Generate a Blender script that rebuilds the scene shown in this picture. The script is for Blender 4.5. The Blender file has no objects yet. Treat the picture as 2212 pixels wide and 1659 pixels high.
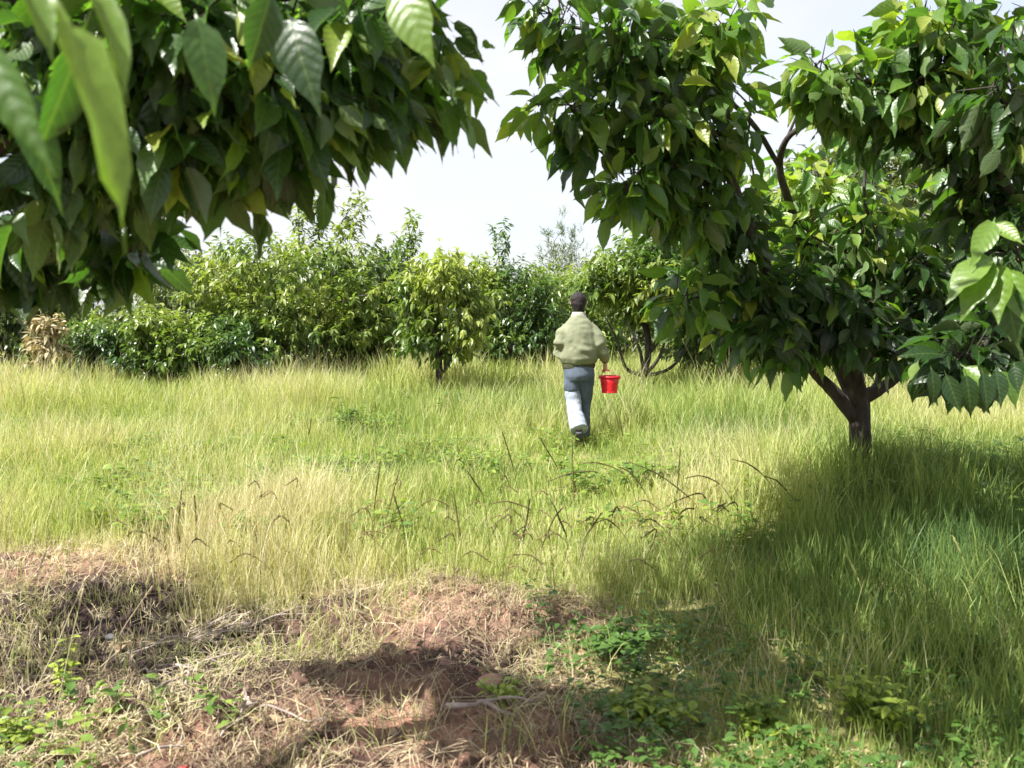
import bpy, bmesh, math, random
import numpy as np
from mathutils import Vector, Matrix

R = math.radians
rng = np.random.default_rng(7)
random.seed(7)
sc = bpy.context.scene
C = sc.collection

# ------------------------------------------------------------------ camera
CAM_H = 1.45
PITCH = 4.67
FPX = 1880.0                      # focal length in units of a 2212-wide picture
cam_d = bpy.data.cameras.new('camera')
cam = bpy.data.objects.new('camera', cam_d)
C.objects.link(cam)
cam_d.sensor_width = 36.0
cam_d.lens = 36.0 * FPX / 2212.0
cam_d.clip_start = 0.05
cam_d.clip_end = 3000
cam_d.dof.use_dof = True
cam_d.dof.focus_distance = 8.0
cam_d.dof.aperture_fstop = 4.0
cam.location = (0, 0, CAM_H)
cam.rotation_euler = (R(90 - PITCH), 0, 0)
sc.camera = cam

def P(px, py, depth):
    """a point at this distance (metres along the ground) in the direction of a picture position"""
    a = (px - 1106) / FPX
    b = -(py - 829.5) / FPX
    cp, sp = math.cos(R(PITCH)), math.sin(R(PITCH))
    dy = cp + b * sp
    dz = -sp + b * cp
    k = depth / dy
    return Vector((a * k, depth, CAM_H + dz * k))

# ------------------------------------------------------------------ light
SUN_EL = 54.0
SUN_AZ = 239.5          # degrees clockwise from +Y (ahead of the camera)
se, ce = math.sin(R(SUN_EL)), math.cos(R(SUN_EL))
sun_dir = Vector((math.sin(R(SUN_AZ)) * ce, math.cos(R(SUN_AZ)) * ce, se))
sd = bpy.data.lights.new('sun', 'SUN')
sd.energy = 4.6
sd.angle = R(0.5)
sd.color = (1.0, 0.97, 0.91)
sun = bpy.data.objects.new('sun', sd)
C.objects.link(sun)
sun.rotation_euler = sun_dir.to_track_quat('Z', 'Y').to_euler()

w = bpy.data.worlds.new('World')
sc.world = w
w.use_nodes = True
nt = w.node_tree
for n in list(nt.nodes): nt.nodes.remove(n)
out = nt.nodes.new('ShaderNodeOutputWorld')
bg = nt.nodes.new('ShaderNodeBackground')
sky = nt.nodes.new('ShaderNodeTexSky')
sky.sky_type = 'NISHITA'
sky.sun_disc = False
sky.sun_elevation = R(SUN_EL)
sky.sun_rotation = R(SUN_AZ)
sky.dust_density = 2.0
tc = nt.nodes.new('ShaderNodeTexCoord')
mp = nt.nodes.new('ShaderNodeMapping')
mp.inputs['Scale'].default_value = (1.0, 1.0, 2.6)
no = nt.nodes.new('ShaderNodeTexNoise')
no.inputs['Scale'].default_value = 2.1
no.inputs['Detail'].default_value = 5
no.inputs['Roughness'].default_value = 0.5
cr = nt.nodes.new('ShaderNodeValToRGB')
cr.color_ramp.elements[0].position = 0.36; cr.color_ramp.elements[0].color = (0.55, 0.55, 0.55, 1)
cr.color_ramp.elements[1].position = 0.62; cr.color_ramp.elements[1].color = (0.97, 0.97, 0.97, 1)
mx = nt.nodes.new('ShaderNodeMix'); mx.data_type = 'RGBA'
mx.inputs['B'].default_value = (3.75, 3.72, 3.84, 1)
nt.links.new(tc.outputs['Generated'], mp.inputs['Vector'])
nt.links.new(mp.outputs['Vector'], no.inputs['Vector'])
nt.links.new(no.outputs['Fac'], cr.inputs['Fac'])
nt.links.new(cr.outputs['Color'], mx.inputs['Factor'])
nt.links.new(sky.outputs['Color'], mx.inputs['A'])
nt.links.new(mx.outputs['Result'], bg.inputs['Color'])
bg.inputs['Strength'].default_value = 0.092
nt.links.new(bg.outputs['Background'], out.inputs['Surface'])

sc.view_settings.view_transform = 'Standard'
sc.view_settings.look = 'None'
sc.view_settings.gamma = 1
sc.view_settings.exposure = 1.6
sc.render.engine = 'CYCLES'
sc.cycles.max_bounces = 8
sc.cycles.diffuse_bounces = 4
sc.cycles.transmission_bounces = 5
sc.cycles.glossy_bounces = 2

# ------------------------------------------------------------------ helpers
def tag(o, label=None, cat=None, group=None, kind=None):
    if label: o['label'] = label
    if cat: o['category'] = cat
    if group: o['group'] = group
    if kind: o['kind'] = kind
    return o

def empty(name, loc=(0, 0, 0), label=None, cat=None, group=None):
    o = bpy.data.objects.new(name, None)
    C.objects.link(o)
    o.location = loc
    o.empty_display_size = 0.1
    return tag(o, label, cat, group)

def adopt(o, parent):
    """parent while staying where it is in the world (things are only translated)"""
    o.parent = parent
    o.matrix_parent_inverse = Matrix.Translation(-parent.location)
    return o

def np_mesh(name, V, F, mat, attrs=None, smooth=True, parent=None):
    """V (n,3), F list of (m,k) int arrays"""
    me = bpy.data.meshes.new(name)
    V = np.asarray(V, dtype=np.float32)
    me.vertices.add(len(V))
    me.vertices.foreach_set('co', V.ravel())
    loops = np.concatenate([f.ravel() for f in F]).astype(np.int32)
    tot = np.concatenate([np.full(len(f), f.shape[1], dtype=np.int32) for f in F])
    start = np.concatenate([[0], np.cumsum(tot)[:-1]]).astype(np.int32)
    me.loops.add(len(loops))
    me.loops.foreach_set('vertex_index', loops)
    me.polygons.add(len(tot))
    me.polygons.foreach_set('loop_start', start)
    me.polygons.foreach_set('loop_total', tot)
    me.polygons.foreach_set('use_smooth', np.full(len(tot), smooth, dtype=bool))
    me.update(calc_edges=True)
    for k, v in (attrs or {}).items():
        a = me.attributes.new(k, 'FLOAT', 'POINT')
        a.data.foreach_set('value', np.asarray(v, dtype=np.float32))
    me.materials.append(mat)
    o = bpy.data.objects.new(name, me)
    C.objects.link(o)
    if parent is not None: adopt(o, parent)
    return o

def _hash(ix, iy, s):
    h = np.sin(ix * 127.1 + iy * 311.7 + s * 74.7) * 43758.5453
    return h - np.floor(h)
def vnoise(x, y, s=0.0):
    x = np.asarray(x, dtype=float); y = np.asarray(y, dtype=float)
    ix, iy = np.floor(x), np.floor(y)
    fx, fy = x - ix, y - iy
    fx = fx * fx * (3 - 2 * fx); fy = fy * fy * (3 - 2 * fy)
    a = _hash(ix, iy, s); b = _hash(ix + 1, iy, s); c = _hash(ix, iy + 1, s); d = _hash(ix + 1, iy + 1, s)
    return (a * (1 - fx) + b * fx) * (1 - fy) + (c * (1 - fx) + d * fx) * fy
def fbm(x, y, s=0.0, o=4):
    t = 0; a = 0.5
    for i in range(o):
        t = t + a * vnoise(x * 2 ** i, y * 2 ** i, s + i * 3.1); a *= 0.5
    return t
def smooth(a, b, x):
    t = np.clip((np.asarray(x, dtype=float) - a) / (b - a), 0, 1)
    return t * t * (3 - 2 * t)

# ------------------------------------------------------------------ node material helpers
def new_mat(name):
    m = bpy.data.materials.new(name)
    m.use_nodes = True
    t = m.node_tree
    for n in list(t.nodes): t.nodes.remove(n)
    o = t.nodes.new('ShaderNodeOutputMaterial')
    return m, t, o
def ramp(t, stops):
    r = t.nodes.new('ShaderNodeValToRGB')
    e = r.color_ramp.elements
    while len(e) < len(stops): e.new(0.5)
    for i, (p, c) in enumerate(stops):
        e[i].position = p; e[i].color = (*c, 1)
    return r

def leaf_mat(name, stops, under=0.5, trans=0.38, rough=0.38, tcol=(1.0, 1.05, 0.35), spec=0.5, tmul=1.7):
    m, t, o = new_mat(name)
    at = t.nodes.new('ShaderNodeAttribute'); at.attribute_name = 'tint'
    r = ramp(t, stops)
    t.links.new(at.outputs['Fac'], r.inputs['Fac'])
    # fine mottling on every leaf
    g = t.nodes.new('ShaderNodeNewGeometry')
    ns = t.nodes.new('ShaderNodeTexNoise'); ns.inputs['Scale'].default_value = 60; ns.inputs['Detail'].default_value = 3
    t.links.new(g.outputs['Position'], ns.inputs['Vector'])
    mr = t.nodes.new('ShaderNodeMapRange'); mr.inputs['To Min'].default_value = 0.7; mr.inputs['To Max'].default_value = 1.3
    t.links.new(ns.outputs['Fac'], mr.inputs['Value'])
    mm = t.nodes.new('ShaderNodeMix'); mm.data_type = 'RGBA'; mm.blend_type = 'MULTIPLY'; mm.inputs['Factor'].default_value = 1
    t.links.new(r.outputs['Color'], mm.inputs['A']); t.links.new(mr.outputs['Result'], mm.inputs['B'])
    # paler underside
    pale = t.nodes.new('ShaderNodeMix'); pale.data_type = 'RGBA'
    pale.inputs['B'].default_value = (0.20, 0.25, 0.13, 1)
    mu = t.nodes.new('ShaderNodeMath'); mu.operation = 'MULTIPLY'; mu.inputs[1].default_value = under
    t.links.new(g.outputs['Backfacing'], mu.inputs[0]); t.links.new(mu.outputs[0], pale.inputs['Factor'])
    t.links.new(mm.outputs['Result'], pale.inputs['A'])
    p = t.nodes.new('ShaderNodeBsdfPrincipled')
    p.inputs['Roughness'].default_value = rough
    p.inputs['Specular IOR Level'].default_value = spec
    if name == 'cherry_leaf':
        def mth(op, a, b=None):
            q = t.nodes.new('ShaderNodeMath'); q.operation = op
            for i, v in enumerate((a, b)):
                if v is None: continue
                if isinstance(v, (int, float)): q.inputs[i].default_value = v
                else: t.links.new(v, q.inputs[i])
            return q.outputs[0]
        au = t.nodes.new('ShaderNodeAttribute'); au.attribute_name = 'along'
        aw = t.nodes.new('ShaderNodeAttribute'); aw.attribute_name = 'across'
        aab = mth('ABSOLUTE', aw.outputs['Fac'])
        fr = mth('FRACT', mth('MULTIPLY', mth('SUBTRACT', au.outputs['Fac'], mth('MULTIPLY', mth('POWER', aab, 1.25), 1.6)), 9.0))
        tri = mth('ABSOLUTE', mth('SUBTRACT', fr, 0.5))          # 0 on a side vein
        side = mth('SUBTRACT', 1.0, mth('MINIMUM', mth('MULTIPLY', tri, 9.0), 1.0))
        mid = mth('SUBTRACT', 1.0, mth('MINIMUM', mth('MULTIPLY', aab, 45.0), 1.0))
        vein = mth('MAXIMUM', mid, mth('MULTIPLY', side, 0.55))
        vm = t.nodes.new('ShaderNodeMix'); vm.data_type = 'RGBA'; vm.inputs['B'].default_value = (0.16, 0.22, 0.06, 1)
        t.links.new(mth('MULTIPLY', vein, 0.28), vm.inputs['Factor']); t.links.new(mm.outputs['Result'], vm.inputs['A'])
        t.links.new(vm.outputs['Result'], pale.inputs['A']); mm = vm
        bmp = t.nodes.new('ShaderNodeBump'); bmp.inputs['Strength'].default_value = 0.35; bmp.inputs['Distance'].default_value = 0.003
        hgt = mth('ADD', mth('MULTIPLY', tri, 1.2), mth('MULTIPLY', ns.outputs['Fac'], 1.4))
        t.links.new(hgt, bmp.inputs['Height']); t.links.new(bmp.outputs[0], p.inputs['Normal'])
    t.links.new(pale.outputs['Result'], p.inputs['Base Color'])
    tr = t.nodes.new('ShaderNodeBsdfTranslucent')
    tm = t.nodes.new('ShaderNodeMix'); tm.data_type = 'RGBA'; tm.blend_type = 'MULTIPLY'; tm.inputs['Factor'].default_value = 1
    tm.inputs['B'].default_value = (tcol[0] * tmul, tcol[1] * tmul, tcol[2] * tmul, 1)
    t.links.new(mm.outputs['Result'], tm.inputs['A']); t.links.new(tm.outputs['Result'], tr.inputs['Color'])
    ms = t.nodes.new('ShaderNodeMixShader'); ms.inputs['Fac'].default_value = trans
    t.links.new(p.outputs[0], ms.inputs[1]); t.links.new(tr.outputs[0], ms.inputs[2])
    t.links.new(ms.outputs[0], o.inputs['Surface'])
    return m

def noise_mat(name, stops, scale=8, detail=6, rough=0.85, bump=0.4, bscale=40, stretch=(1, 1, 1), spec=0.3, bdist=0.01, rg=0.6):
    m, t, o = new_mat(name)
    tcn = t.nodes.new('ShaderNodeTexCoord')
    mpn = t.nodes.new('ShaderNodeMapping'); mpn.inputs['Scale'].default_value = stretch
    t.links.new(tcn.outputs['Object'], mpn.inputs['Vector'])
    n1 = t.nodes.new('ShaderNodeTexNoise'); n1.inputs['Scale'].default_value = scale; n1.inputs['Detail'].default_value = detail
    n1.inputs['Roughness'].default_value = rg
    t.links.new(mpn.outputs[0], n1.inputs['Vector'])
    r = ramp(t, stops); t.links.new(n1.outputs['Fac'], r.inputs['Fac'])
    n2 = t.nodes.new('ShaderNodeTexNoise'); n2.inputs['Scale'].default_value = bscale; n2.inputs['Detail'].default_value = 6
    t.links.new(mpn.outputs[0], n2.inputs['Vector'])
    b = t.nodes.new('ShaderNodeBump'); b.inputs['Strength'].default_value = bump; b.inputs['Distance'].default_value = bdist
    t.links.new(n2.outputs['Fac'], b.inputs['Height'])
    p = t.nodes.new('ShaderNodeBsdfPrincipled'); p.inputs['Roughness'].default_value = rough
    p.inputs['Specular IOR Level'].default_value = spec
    t.links.new(r.outputs['Color'], p.inputs['Base Color']); t.links.new(b.outputs[0], p.inputs['Normal'])
    t.links.new(p.outputs[0], o.inputs['Surface'])
    return m

M_bark = noise_mat('bark', [(0.3, (0.022, 0.018, 0.016)), (0.55, (0.055, 0.045, 0.04)), (0.75, (0.13, 0.115, 0.105))], 14, stretch=(1, 1, 0.4), bump=0.8)
M_twig = noise_mat('twig_bark', [(0.3, (0.09, 0.06, 0.045)), (0.7, (0.2, 0.15, 0.11))], 20)
M_stick = noise_mat('dead_stick', [(0.3, (0.16, 0.12, 0.11)), (0.7, (0.42, 0.35, 0.31))], 15)
M_cherry = leaf_mat('cherry_leaf', [(0.0, (0.008, 0.022, 0.007)), (0.4, (0.030, 0.074, 0.017)), (0.7, (0.070, 0.140, 0.024)), (0.92, (0.14, 0.22, 0.032)), (1.0, (0.20, 0.24, 0.035))],
                    under=0.3, trans=0.38, rough=0.36, spec=0.5, tmul=2.3, tcol=(0.95, 1.1, 0.35))
M_peach = leaf_mat('peach_leaf', [(0.0, (0.020, 0.048, 0.016)), (0.4, (0.048, 0.095, 0.026)), (0.7, (0.13, 0.185, 0.038)), (1.0, (0.26, 0.29, 0.06))],
                   under=0.3, trans=0.34, rough=0.36, spec=0.6, tmul=1.7, tcol=(0.9, 1.08, 0.42))
M_far = leaf_mat('far_leaf', [(0.0, (0.045, 0.07, 0.035)), (0.5, (0.09, 0.125, 0.055)), (1.0, (0.17, 0.205, 0.09))],
                 under=0.3, trans=0.36, rough=0.42, spec=0.5, tmul=1.5)
M_pale = leaf_mat('dry_leaf', [(0.0, (0.22, 0.17, 0.09)), (1.0, (0.42, 0.36, 0.2))], under=0.2, trans=0.3, rough=0.6, tcol=(1, .9, .6), tmul=1.0)
M_grass = leaf_mat('grass_blade', [(0.0, (0.04, 0.085, 0.03)), (0.3, (0.12, 0.20, 0.055)), (0.55, (0.27, 0.345, 0.085)), (0.8, (0.45, 0.475, 0.18)), (1.0, (0.54, 0.49, 0.31))],
                   under=0.0, trans=0.4, rough=0.5, tcol=(1, 1, 0.6), spec=0.35, tmul=1.25)
M_straw = leaf_mat('straw', [(0.0, (0.12, 0.08, 0.055)), (0.5, (0.33, 0.265, 0.16)), (1.0, (0.58, 0.51, 0.34))], under=0.0, trans=0.15, rough=0.6, tcol=(1, .9, .7), spec=0.3, tmul=1)
M_seed = leaf_mat('seed_stalk', [(0.0, (0.06, 0.06, 0.025)), (0.5, (0.13, 0.11, 0.04)), (1.0, (0.24, 0.18, 0.08))], under=0.0, trans=0.15, rough=0.6, tcol=(1, .9, .6), spec=0.3, tmul=1)
M_weed = leaf_mat('weed_leaf', [(0.0, (0.04, 0.09, 0.02)), (0.5, (0.09, 0.17, 0.03)), (1.0, (0.30, 0.36, 0.05))], under=0.2, trans=0.35, rough=0.42, tcol=(1, 1, .4), tmul=1.6)

# ------------------------------------------------------------------ ground
def soil_w(x, y):
    """1 on the bare bank in the left foreground, 0 in the meadow"""
    x = np.asarray(x, float); y = np.asarray(y, float)
    edge = 4.35 + 0.75 * smooth(-0.9, -2.2, x) - 0.55 * smooth(-0.6, 0.4, x)
    n = (fbm(x * 1.3, y * 1.3, 5) - 0.47) * 2.2
    a = smooth(0.75, -0.65, y - edge - 0.15 + n * 1.1)
    right = smooth(0.55, -0.1, x - 0.05 - 0.12 * (y - 3) + n * 0.45)
    return a * right
def hollow(x, y):  # shallow scrapes in the bank
    d1 = ((x + 1.75) / 0.75) ** 2 + ((y - 4.05) / 0.55) ** 2
    d2 = ((x + 0.62) / 0.35) ** 2 + ((y - 3.72) / 0.16) ** 2
    d3 = ((x - 0.05) / 0.30) ** 2 + ((y - 3.55) / 0.25) ** 2
    return 0.11 * np.exp(-d1) + 0.05 * np.exp(-d2) + 0.04 * np.exp(-d3)
def gz(x, y):
    x = np.asarray(x, float); y = np.asarray(y, float)
    near = smooth(14, 7, np.hypot(x, y))
    z = (fbm(x * 0.5, y * 0.5, 1) - 0.47) * 0.22
    z = z + near * (fbm(x * 3.2, y * 3.2, 2) - 0.47) * 0.08
    s = soil_w(x, y)
    z = z + near * s * ((fbm(x * 11, y * 11, 3) - 0.47) * 0.10 + 0.02 + 0.035 * smooth(.55, .8, fbm(x * 26, y * 26, 8, 3)))
    z = z - hollow(x, y)
    fl = np.exp(-(((x - 0.7) / 1.6) ** 2 + ((y - 9.0) / 1.6) ** 2) ** 2)
    z = z * (1 - fl) - 0.01 * fl
    z = z + 0.25 * np.exp(-(((x - 3.0) / 1.6) ** 2 + ((y - 6.0) / 1.3) ** 2))
    return z

def axis(lo, hi, fine_lo, fine_hi, step, grow=1.13):
    a = list(np.arange(fine_lo, fine_hi + step / 2, step))
    s = step; v = a[-1]
    while v < hi:
        s *= grow; v += s; a.append(v)
    s = step; v = a[0]; b = []
    while v > lo:
        s *= grow; v -= s; b.append(v)
    return np.array(b[::-1] + a)
gx = axis(-600, 600, -3.6, 4.0, 0.022)
gy = axis(-60, 900, 1.6, 7.0, 0.022)
X, Y = np.meshgrid(gx, gy)
Z = gz(X, Y)
nx, ny = len(gx), len(gy)
idx = np.arange(nx * ny).reshape(ny, nx)
F = np.stack([idx[:-1, :-1], idx[:-1, 1:], idx[1:, 1:], idx[1:, :-1]], -1).reshape(-1, 4)
def ground_mat():
    m, t, o = new_mat('ground_soil_and_turf')
    g = t.nodes.new('ShaderNodeNewGeometry')
    def noise(s, d=8, ro=0.6):
        n = t.nodes.new('ShaderNodeTexNoise'); n.inputs['Scale'].default_value = s; n.inputs['Detail'].default_value = d
        n.inputs['Roughness'].default_value = ro
        t.links.new(g.outputs['Position'], n.inputs['Vector']); return n
    a = noise(1.7); b = noise(14); c = noise(0.35)
    soil = ramp(t, [(0.34, (0.06, 0.035, 0.03)), (0.46, (0.16, 0.09, 0.072)), (0.55, (0.31, 0.18, 0.13)), (0.7, (0.43, 0.29, 0.21))])
    t.links.new(a.outputs['Fac'], soil.inputs['Fac'])
    fine = ramp(t, [(0.3, (0.5, 0.5, 0.5)), (0.7, (1.25, 1.2, 1.15))])
    t.links.new(b.outputs['Fac'], fine.inputs['Fac'])
    sm = t.nodes.new('ShaderNodeMix'); sm.data_type = 'RGBA'; sm.blend_type = 'MULTIPLY'; sm.inputs['Factor'].default_value = 1
    t.links.new(soil.outputs[0], sm.inputs['A']); t.links.new(fine.outputs[0], sm.inputs['B'])
    turf = ramp(t, [(0.3, (0.10, 0.11, 0.04)), (0.55, (0.24, 0.23, 0.09)), (0.75, (0.38, 0.34, 0.16))])
    mixn = t.nodes.new('ShaderNodeMath'); mixn.operation = 'ADD'
    hb = t.nodes.new('ShaderNodeMath'); hb.operation = 'MULTIPLY'; hb.inputs[1].default_value = 0.5
    t.links.new(b.outputs['Fac'], hb.inputs[0])
    hc = t.nodes.new('ShaderNodeMath'); hc.operation = 'MULTIPLY'; hc.inputs[1].default_value = 0.5
    t.links.new(c.outputs['Fac'], hc.inputs[0])
    t.links.new(hb.outputs[0], mixn.inputs[0]); t.links.new(hc.outputs[0], mixn.inputs[1])
    t.links.new(mixn.outputs[0], turf.inputs['Fac'])
    at = t.nodes.new('ShaderNodeAttribute'); at.attribute_name = 'soil'
    mx2 = t.nodes.new('ShaderNodeMix'); mx2.data_type = 'RGBA'
    t.links.new(at.outputs['Fac'], mx2.inputs['Factor'])
    ad = t.nodes.new('ShaderNodeAttribute'); ad.attribute_name = 'dark'  # darker soil patches, with tree shade on the bank put into their colour
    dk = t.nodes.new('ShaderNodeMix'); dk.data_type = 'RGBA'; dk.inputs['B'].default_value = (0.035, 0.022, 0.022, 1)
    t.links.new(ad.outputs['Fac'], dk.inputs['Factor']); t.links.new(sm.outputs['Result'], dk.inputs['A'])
    t.links.new(turf.outputs[0], mx2.inputs['A']); t.links.new(dk.outputs['Result'], mx2.inputs['B'])
    n2 = noise(45)
    bp = t.nodes.new('ShaderNodeBump'); bp.inputs['Strength'].default_value = 0.7; bp.inputs['Distance'].default_value = 0.02
    t.links.new(n2.outputs['Fac'], bp.inputs['Height'])
    p = t.nodes.new('ShaderNodeBsdfPrincipled'); p.inputs['Roughness'].default_value = 0.95
    p.inputs['Specular IOR Level'].default_value = 0.15
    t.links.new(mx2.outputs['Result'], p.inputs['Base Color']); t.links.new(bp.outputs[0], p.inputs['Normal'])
    t.links.new(p.outputs[0], o.inputs['Surface'])
    return m
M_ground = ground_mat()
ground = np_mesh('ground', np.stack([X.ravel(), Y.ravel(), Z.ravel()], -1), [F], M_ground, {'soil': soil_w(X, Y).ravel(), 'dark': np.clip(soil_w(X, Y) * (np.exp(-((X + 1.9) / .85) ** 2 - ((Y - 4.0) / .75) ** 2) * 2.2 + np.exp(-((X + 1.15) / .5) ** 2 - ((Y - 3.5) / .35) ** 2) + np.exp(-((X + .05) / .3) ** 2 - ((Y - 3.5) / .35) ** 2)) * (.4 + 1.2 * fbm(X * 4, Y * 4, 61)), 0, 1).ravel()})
tag(ground, kind='structure')
ground['label'] = 'orchard ground, red soil bank in front and meadow turf behind'

# ------------------------------------------------------------------ tubes
def catmull(pts, per=4):
    pts = [np.asarray(p, float) for p in pts]
    if len(pts) < 3: 
        return np.array([pts[0] + (pts[-1] - pts[0]) * k / per for k in range(per + 1)])
    Q = [2 * pts[0] - pts[1]] + pts + [2 * pts[-1] - pts[-2]]
    o = []
    for i in range(1, len(Q) - 2):
        for k in range(per):
            u = k / per
            a, b, c, d = Q[i - 1], Q[i], Q[i + 1], Q[i + 2]
            o.append(0.5 * ((2 * b) + (-a + c) * u + (2 * a - 5 * b + 4 * c - d) * u * u + (-a + 3 * b - 3 * c + d) * u ** 3))
    o.append(pts[-1])
    return np.array(o)

class Geo:
    """collects vertices, quads, tris and the tint of every vertex"""
    def __init__(s): s.V = []; s.Q = []; s.T = []; s.A = []; s.U = []; s.W = []; s.n = 0
    def add(s, V, Q=None, T=None, tint=None, u=None, w=None):
        V = np.asarray(V, float)
        s.U.append(np.zeros(len(V)) if u is None else u); s.W.append(np.zeros(len(V)) if w is None else w)
        if Q is not None and len(Q): s.Q.append(np.asarray(Q) + s.n)
        if T is not None and len(T): s.T.append(np.asarray(T) + s.n)
        s.V.append(V); s.n += len(V)
        s.A.append(np.full(len(V), 0.5) if tint is None else np.broadcast_to(tint, (len(V),)))
    def tube(s, pts, rad, sides=6, tint=0.5, wob=0.0, cap=True):
        pts = np.asarray(pts, float); n = len(pts)
        rad = np.broadcast_to(rad, (n,))
        d = np.gradient(pts, axis=0); d /= np.linalg.norm(d, axis=1)[:, None] + 1e-9
        up = np.array([0.0, 0.0, 1.0]) if abs(d[0][2]) < 0.9 else np.array([1.0, 0, 0])
        u = np.cross(d[0], up); u /= np.linalg.norm(u) + 1e-9
        rings = []
        ang = np.arange(sides) * 2 * math.pi / sides
        for i in range(n):
            u = u - d[i] * np.dot(u, d[i]); u /= np.linalg.norm(u) + 1e-9
            v = np.cross(d[i], u)
            rr = rad[i] * (1 + wob * (rng.random(sides) - 0.5))
            rings.append(pts[i] + (np.cos(ang) * rr)[:, None] * u + (np.sin(ang) * rr)[:, None] * v)
        V = np.concatenate(rings)
        a = np.arange(sides); b = (a + 1) % sides
        Q = np.concatenate([np.stack([i * sides + a, i * sides + b, (i + 1) * sides + b, (i + 1) * sides + a], -1) for i in range(n - 1)])
        T = None
        if cap:
            V = np.concatenate([V, pts[:1], pts[-1:]])
            c0, c1 = n * sides, n * sides + 1
            T = np.concatenate([np.stack([np.full(sides, c0), b, a], -1), np.stack([np.full(sides, c1), (n - 1) * sides + a, (n - 1) * sides + b], -1)])
        s.add(V, Q, T, tint)
    def build(s, name, mat, parent=None, smooth=True):
        V = np.concatenate(s.V)
        F = []
        if s.Q: F.append(np.concatenate(s.Q))
        if s.T: F.append(np.concatenate(s.T))
        return np_mesh(name, V, F, mat, dict(tint=np.concatenate(s.A), **({'along': np.concatenate(s.U), 'across': np.concatenate(s.W)} if mat.name == 'cherry_leaf' else {})), smooth, parent)

# ------------------------------------------------------------------ leaves
def leaf_template(prof, fold=0.25, curl=0.25, wave=0.0):
    """rows (t, half width) -> verts, quads; length along x, folded along the midrib, drooping to the tip"""
    V = []
    for i, (t, hw) in enumerate(prof):
        z = -curl * t * t
        wv = wave * math.sin(i * 2.4)
        V += [(t, hw, z + fold * hw + wv), (t, 0, z), (t, -hw, z + fold * hw - wv)]
    Q = []
    for i in range(len(prof) - 1):
        a = i * 3
        Q += [(a, a + 1, a + 4, a + 3), (a + 1, a + 2, a + 5, a + 4)]
    return np.array(V, float), np.array(Q)
OV = [(0.0, 0.007), (0.11, 0.010), (0.17, 0.09), (0.30, 0.17), (0.48, 0.205), (0.64, 0.175), (0.77, 0.105), (0.88, 0.040), (1.0, 0.002)]
T_cherry = [leaf_template(OV, f, c, wv) for f, c, wv in ((0.55, 0.16, 0.02), (0.25, 0.34, 0.03), (0.8, 0.24, 0.015))]
LA = [(0.0, 0.008), (0.10, 0.05), (0.35, 0.105), (0.62, 0.09), (1.0, 0.003)]
T_peach = [leaf_template(LA, f, c) for f, c in ((0.6, 0.25), (0.3, 0.5), (0.9, 0.1))]
T_far = [leaf_template([(0, 0.01), (0.4, 0.14), (1, 0.01)], 0.5, c) for c in (0.1, 0.35)]
T_weed = [leaf_template([(0, 0.01), (0.2, 0.1), (0.5, 0.27), (0.8, 0.16), (1, 0.01)], f, c, wv) for f, c, wv in ((0.4, 0.3, 0.03), (0.2, 0.5, 0.02))]

def put_leaves(geo, temps, pos, direc, normal, length, tint, width=1.0):
    pos = np.asarray(pos); d = np.asarray(direc, float); n = np.asarray(normal, float)
    d = d / (np.linalg.norm(d, axis=1)[:, None] + 1e-9)
    n = n - d * np.sum(n * d, 1)[:, None]; n /= np.linalg.norm(n, axis=1)[:, None] + 1e-9
    s = np.cross(n, d)
    which = rng.integers(0, len(temps), len(pos))
    for k, (TV, TQ) in enumerate(temps):
        m = which == k
        if not m.any(): continue
        L = length[m][:, None, None]
        W = (length[m] * (width if np.isscalar(width) else width[m]))[:, None, None]
        V = pos[m][:, None, :] + TV[None, :, 0:1] * d[m][:, None, :] * L + TV[None, :, 1:2] * s[m][:, None, :] * W + TV[None, :, 2:3] * n[m][:, None, :] * L
        N = m.sum(); nv = len(TV)
        Q = (TQ[None] + (np.arange(N) * nv)[:, None, None]).reshape(-1, 4)
        geo.add(V.reshape(-1, 3), Q, None, np.repeat(tint[m], nv), np.tile(TV[:, 0], N), np.tile(TV[:, 1], N))

def rdir(n):
    v = rng.normal(size=(n, 3)); return v / np.linalg.norm(v, axis=1)[:, None]

def shoots(geo, wood, centers, outward, nl, shoot_len, leaf_len, temps, tint_c, droop=0.6, up=0.35, width=1.0, spread=0.9, twigs=True, petiole=0.0, tj=0.12, ruffle=0.6, bright=0.0):
    """a leafy shoot at every centre: leaves spiral along it and hang a little"""
    n = len(centers)
    ax = outward + rdir(n) * 0.55 + np.array([0, 0, up]); ax /= np.linalg.norm(ax, axis=1)[:, None]
    for j in range(nl):
        t = (j + rng.random(n)) / nl
        p = centers + ax * (shoot_len * (t - 0.35))[:, None]
        r = rdir(n); r = r - ax * np.sum(r * ax, 1)[:, None]; r /= np.linalg.norm(r, axis=1)[:, None] + 1e-9
        d = ax * (0.25 + 0.7 * t)[:, None] + r * spread + np.array([0, 0, -droop]) * (0.5 + rng.random(n))[:, None]
        d /= np.linalg.norm(d, axis=1)[:, None]
        if petiole: p = p + d * petiole
        nn = np.array([0, 0, 1.0]) + rdir(n) * ruffle + r * 0.25
        L = leaf_len * (0.42 + 0.75 * rng.random(n)) * (1.05 - 0.25 * t)
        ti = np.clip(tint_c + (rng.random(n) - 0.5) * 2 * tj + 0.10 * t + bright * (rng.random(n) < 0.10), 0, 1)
        put_leaves(geo, temps, p, d, nn, L, ti, width)
    if twigs and wood is not None:
        for i in range(n):
            a = centers[i] - ax[i] * shoot_len * 0.35; b = centers[i] + ax[i] * shoot_len * 0.6
            wood.tube([a, (a + b) / 2, b], [0.0035, 0.003, 0.0015], 3, cap=False)

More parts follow.
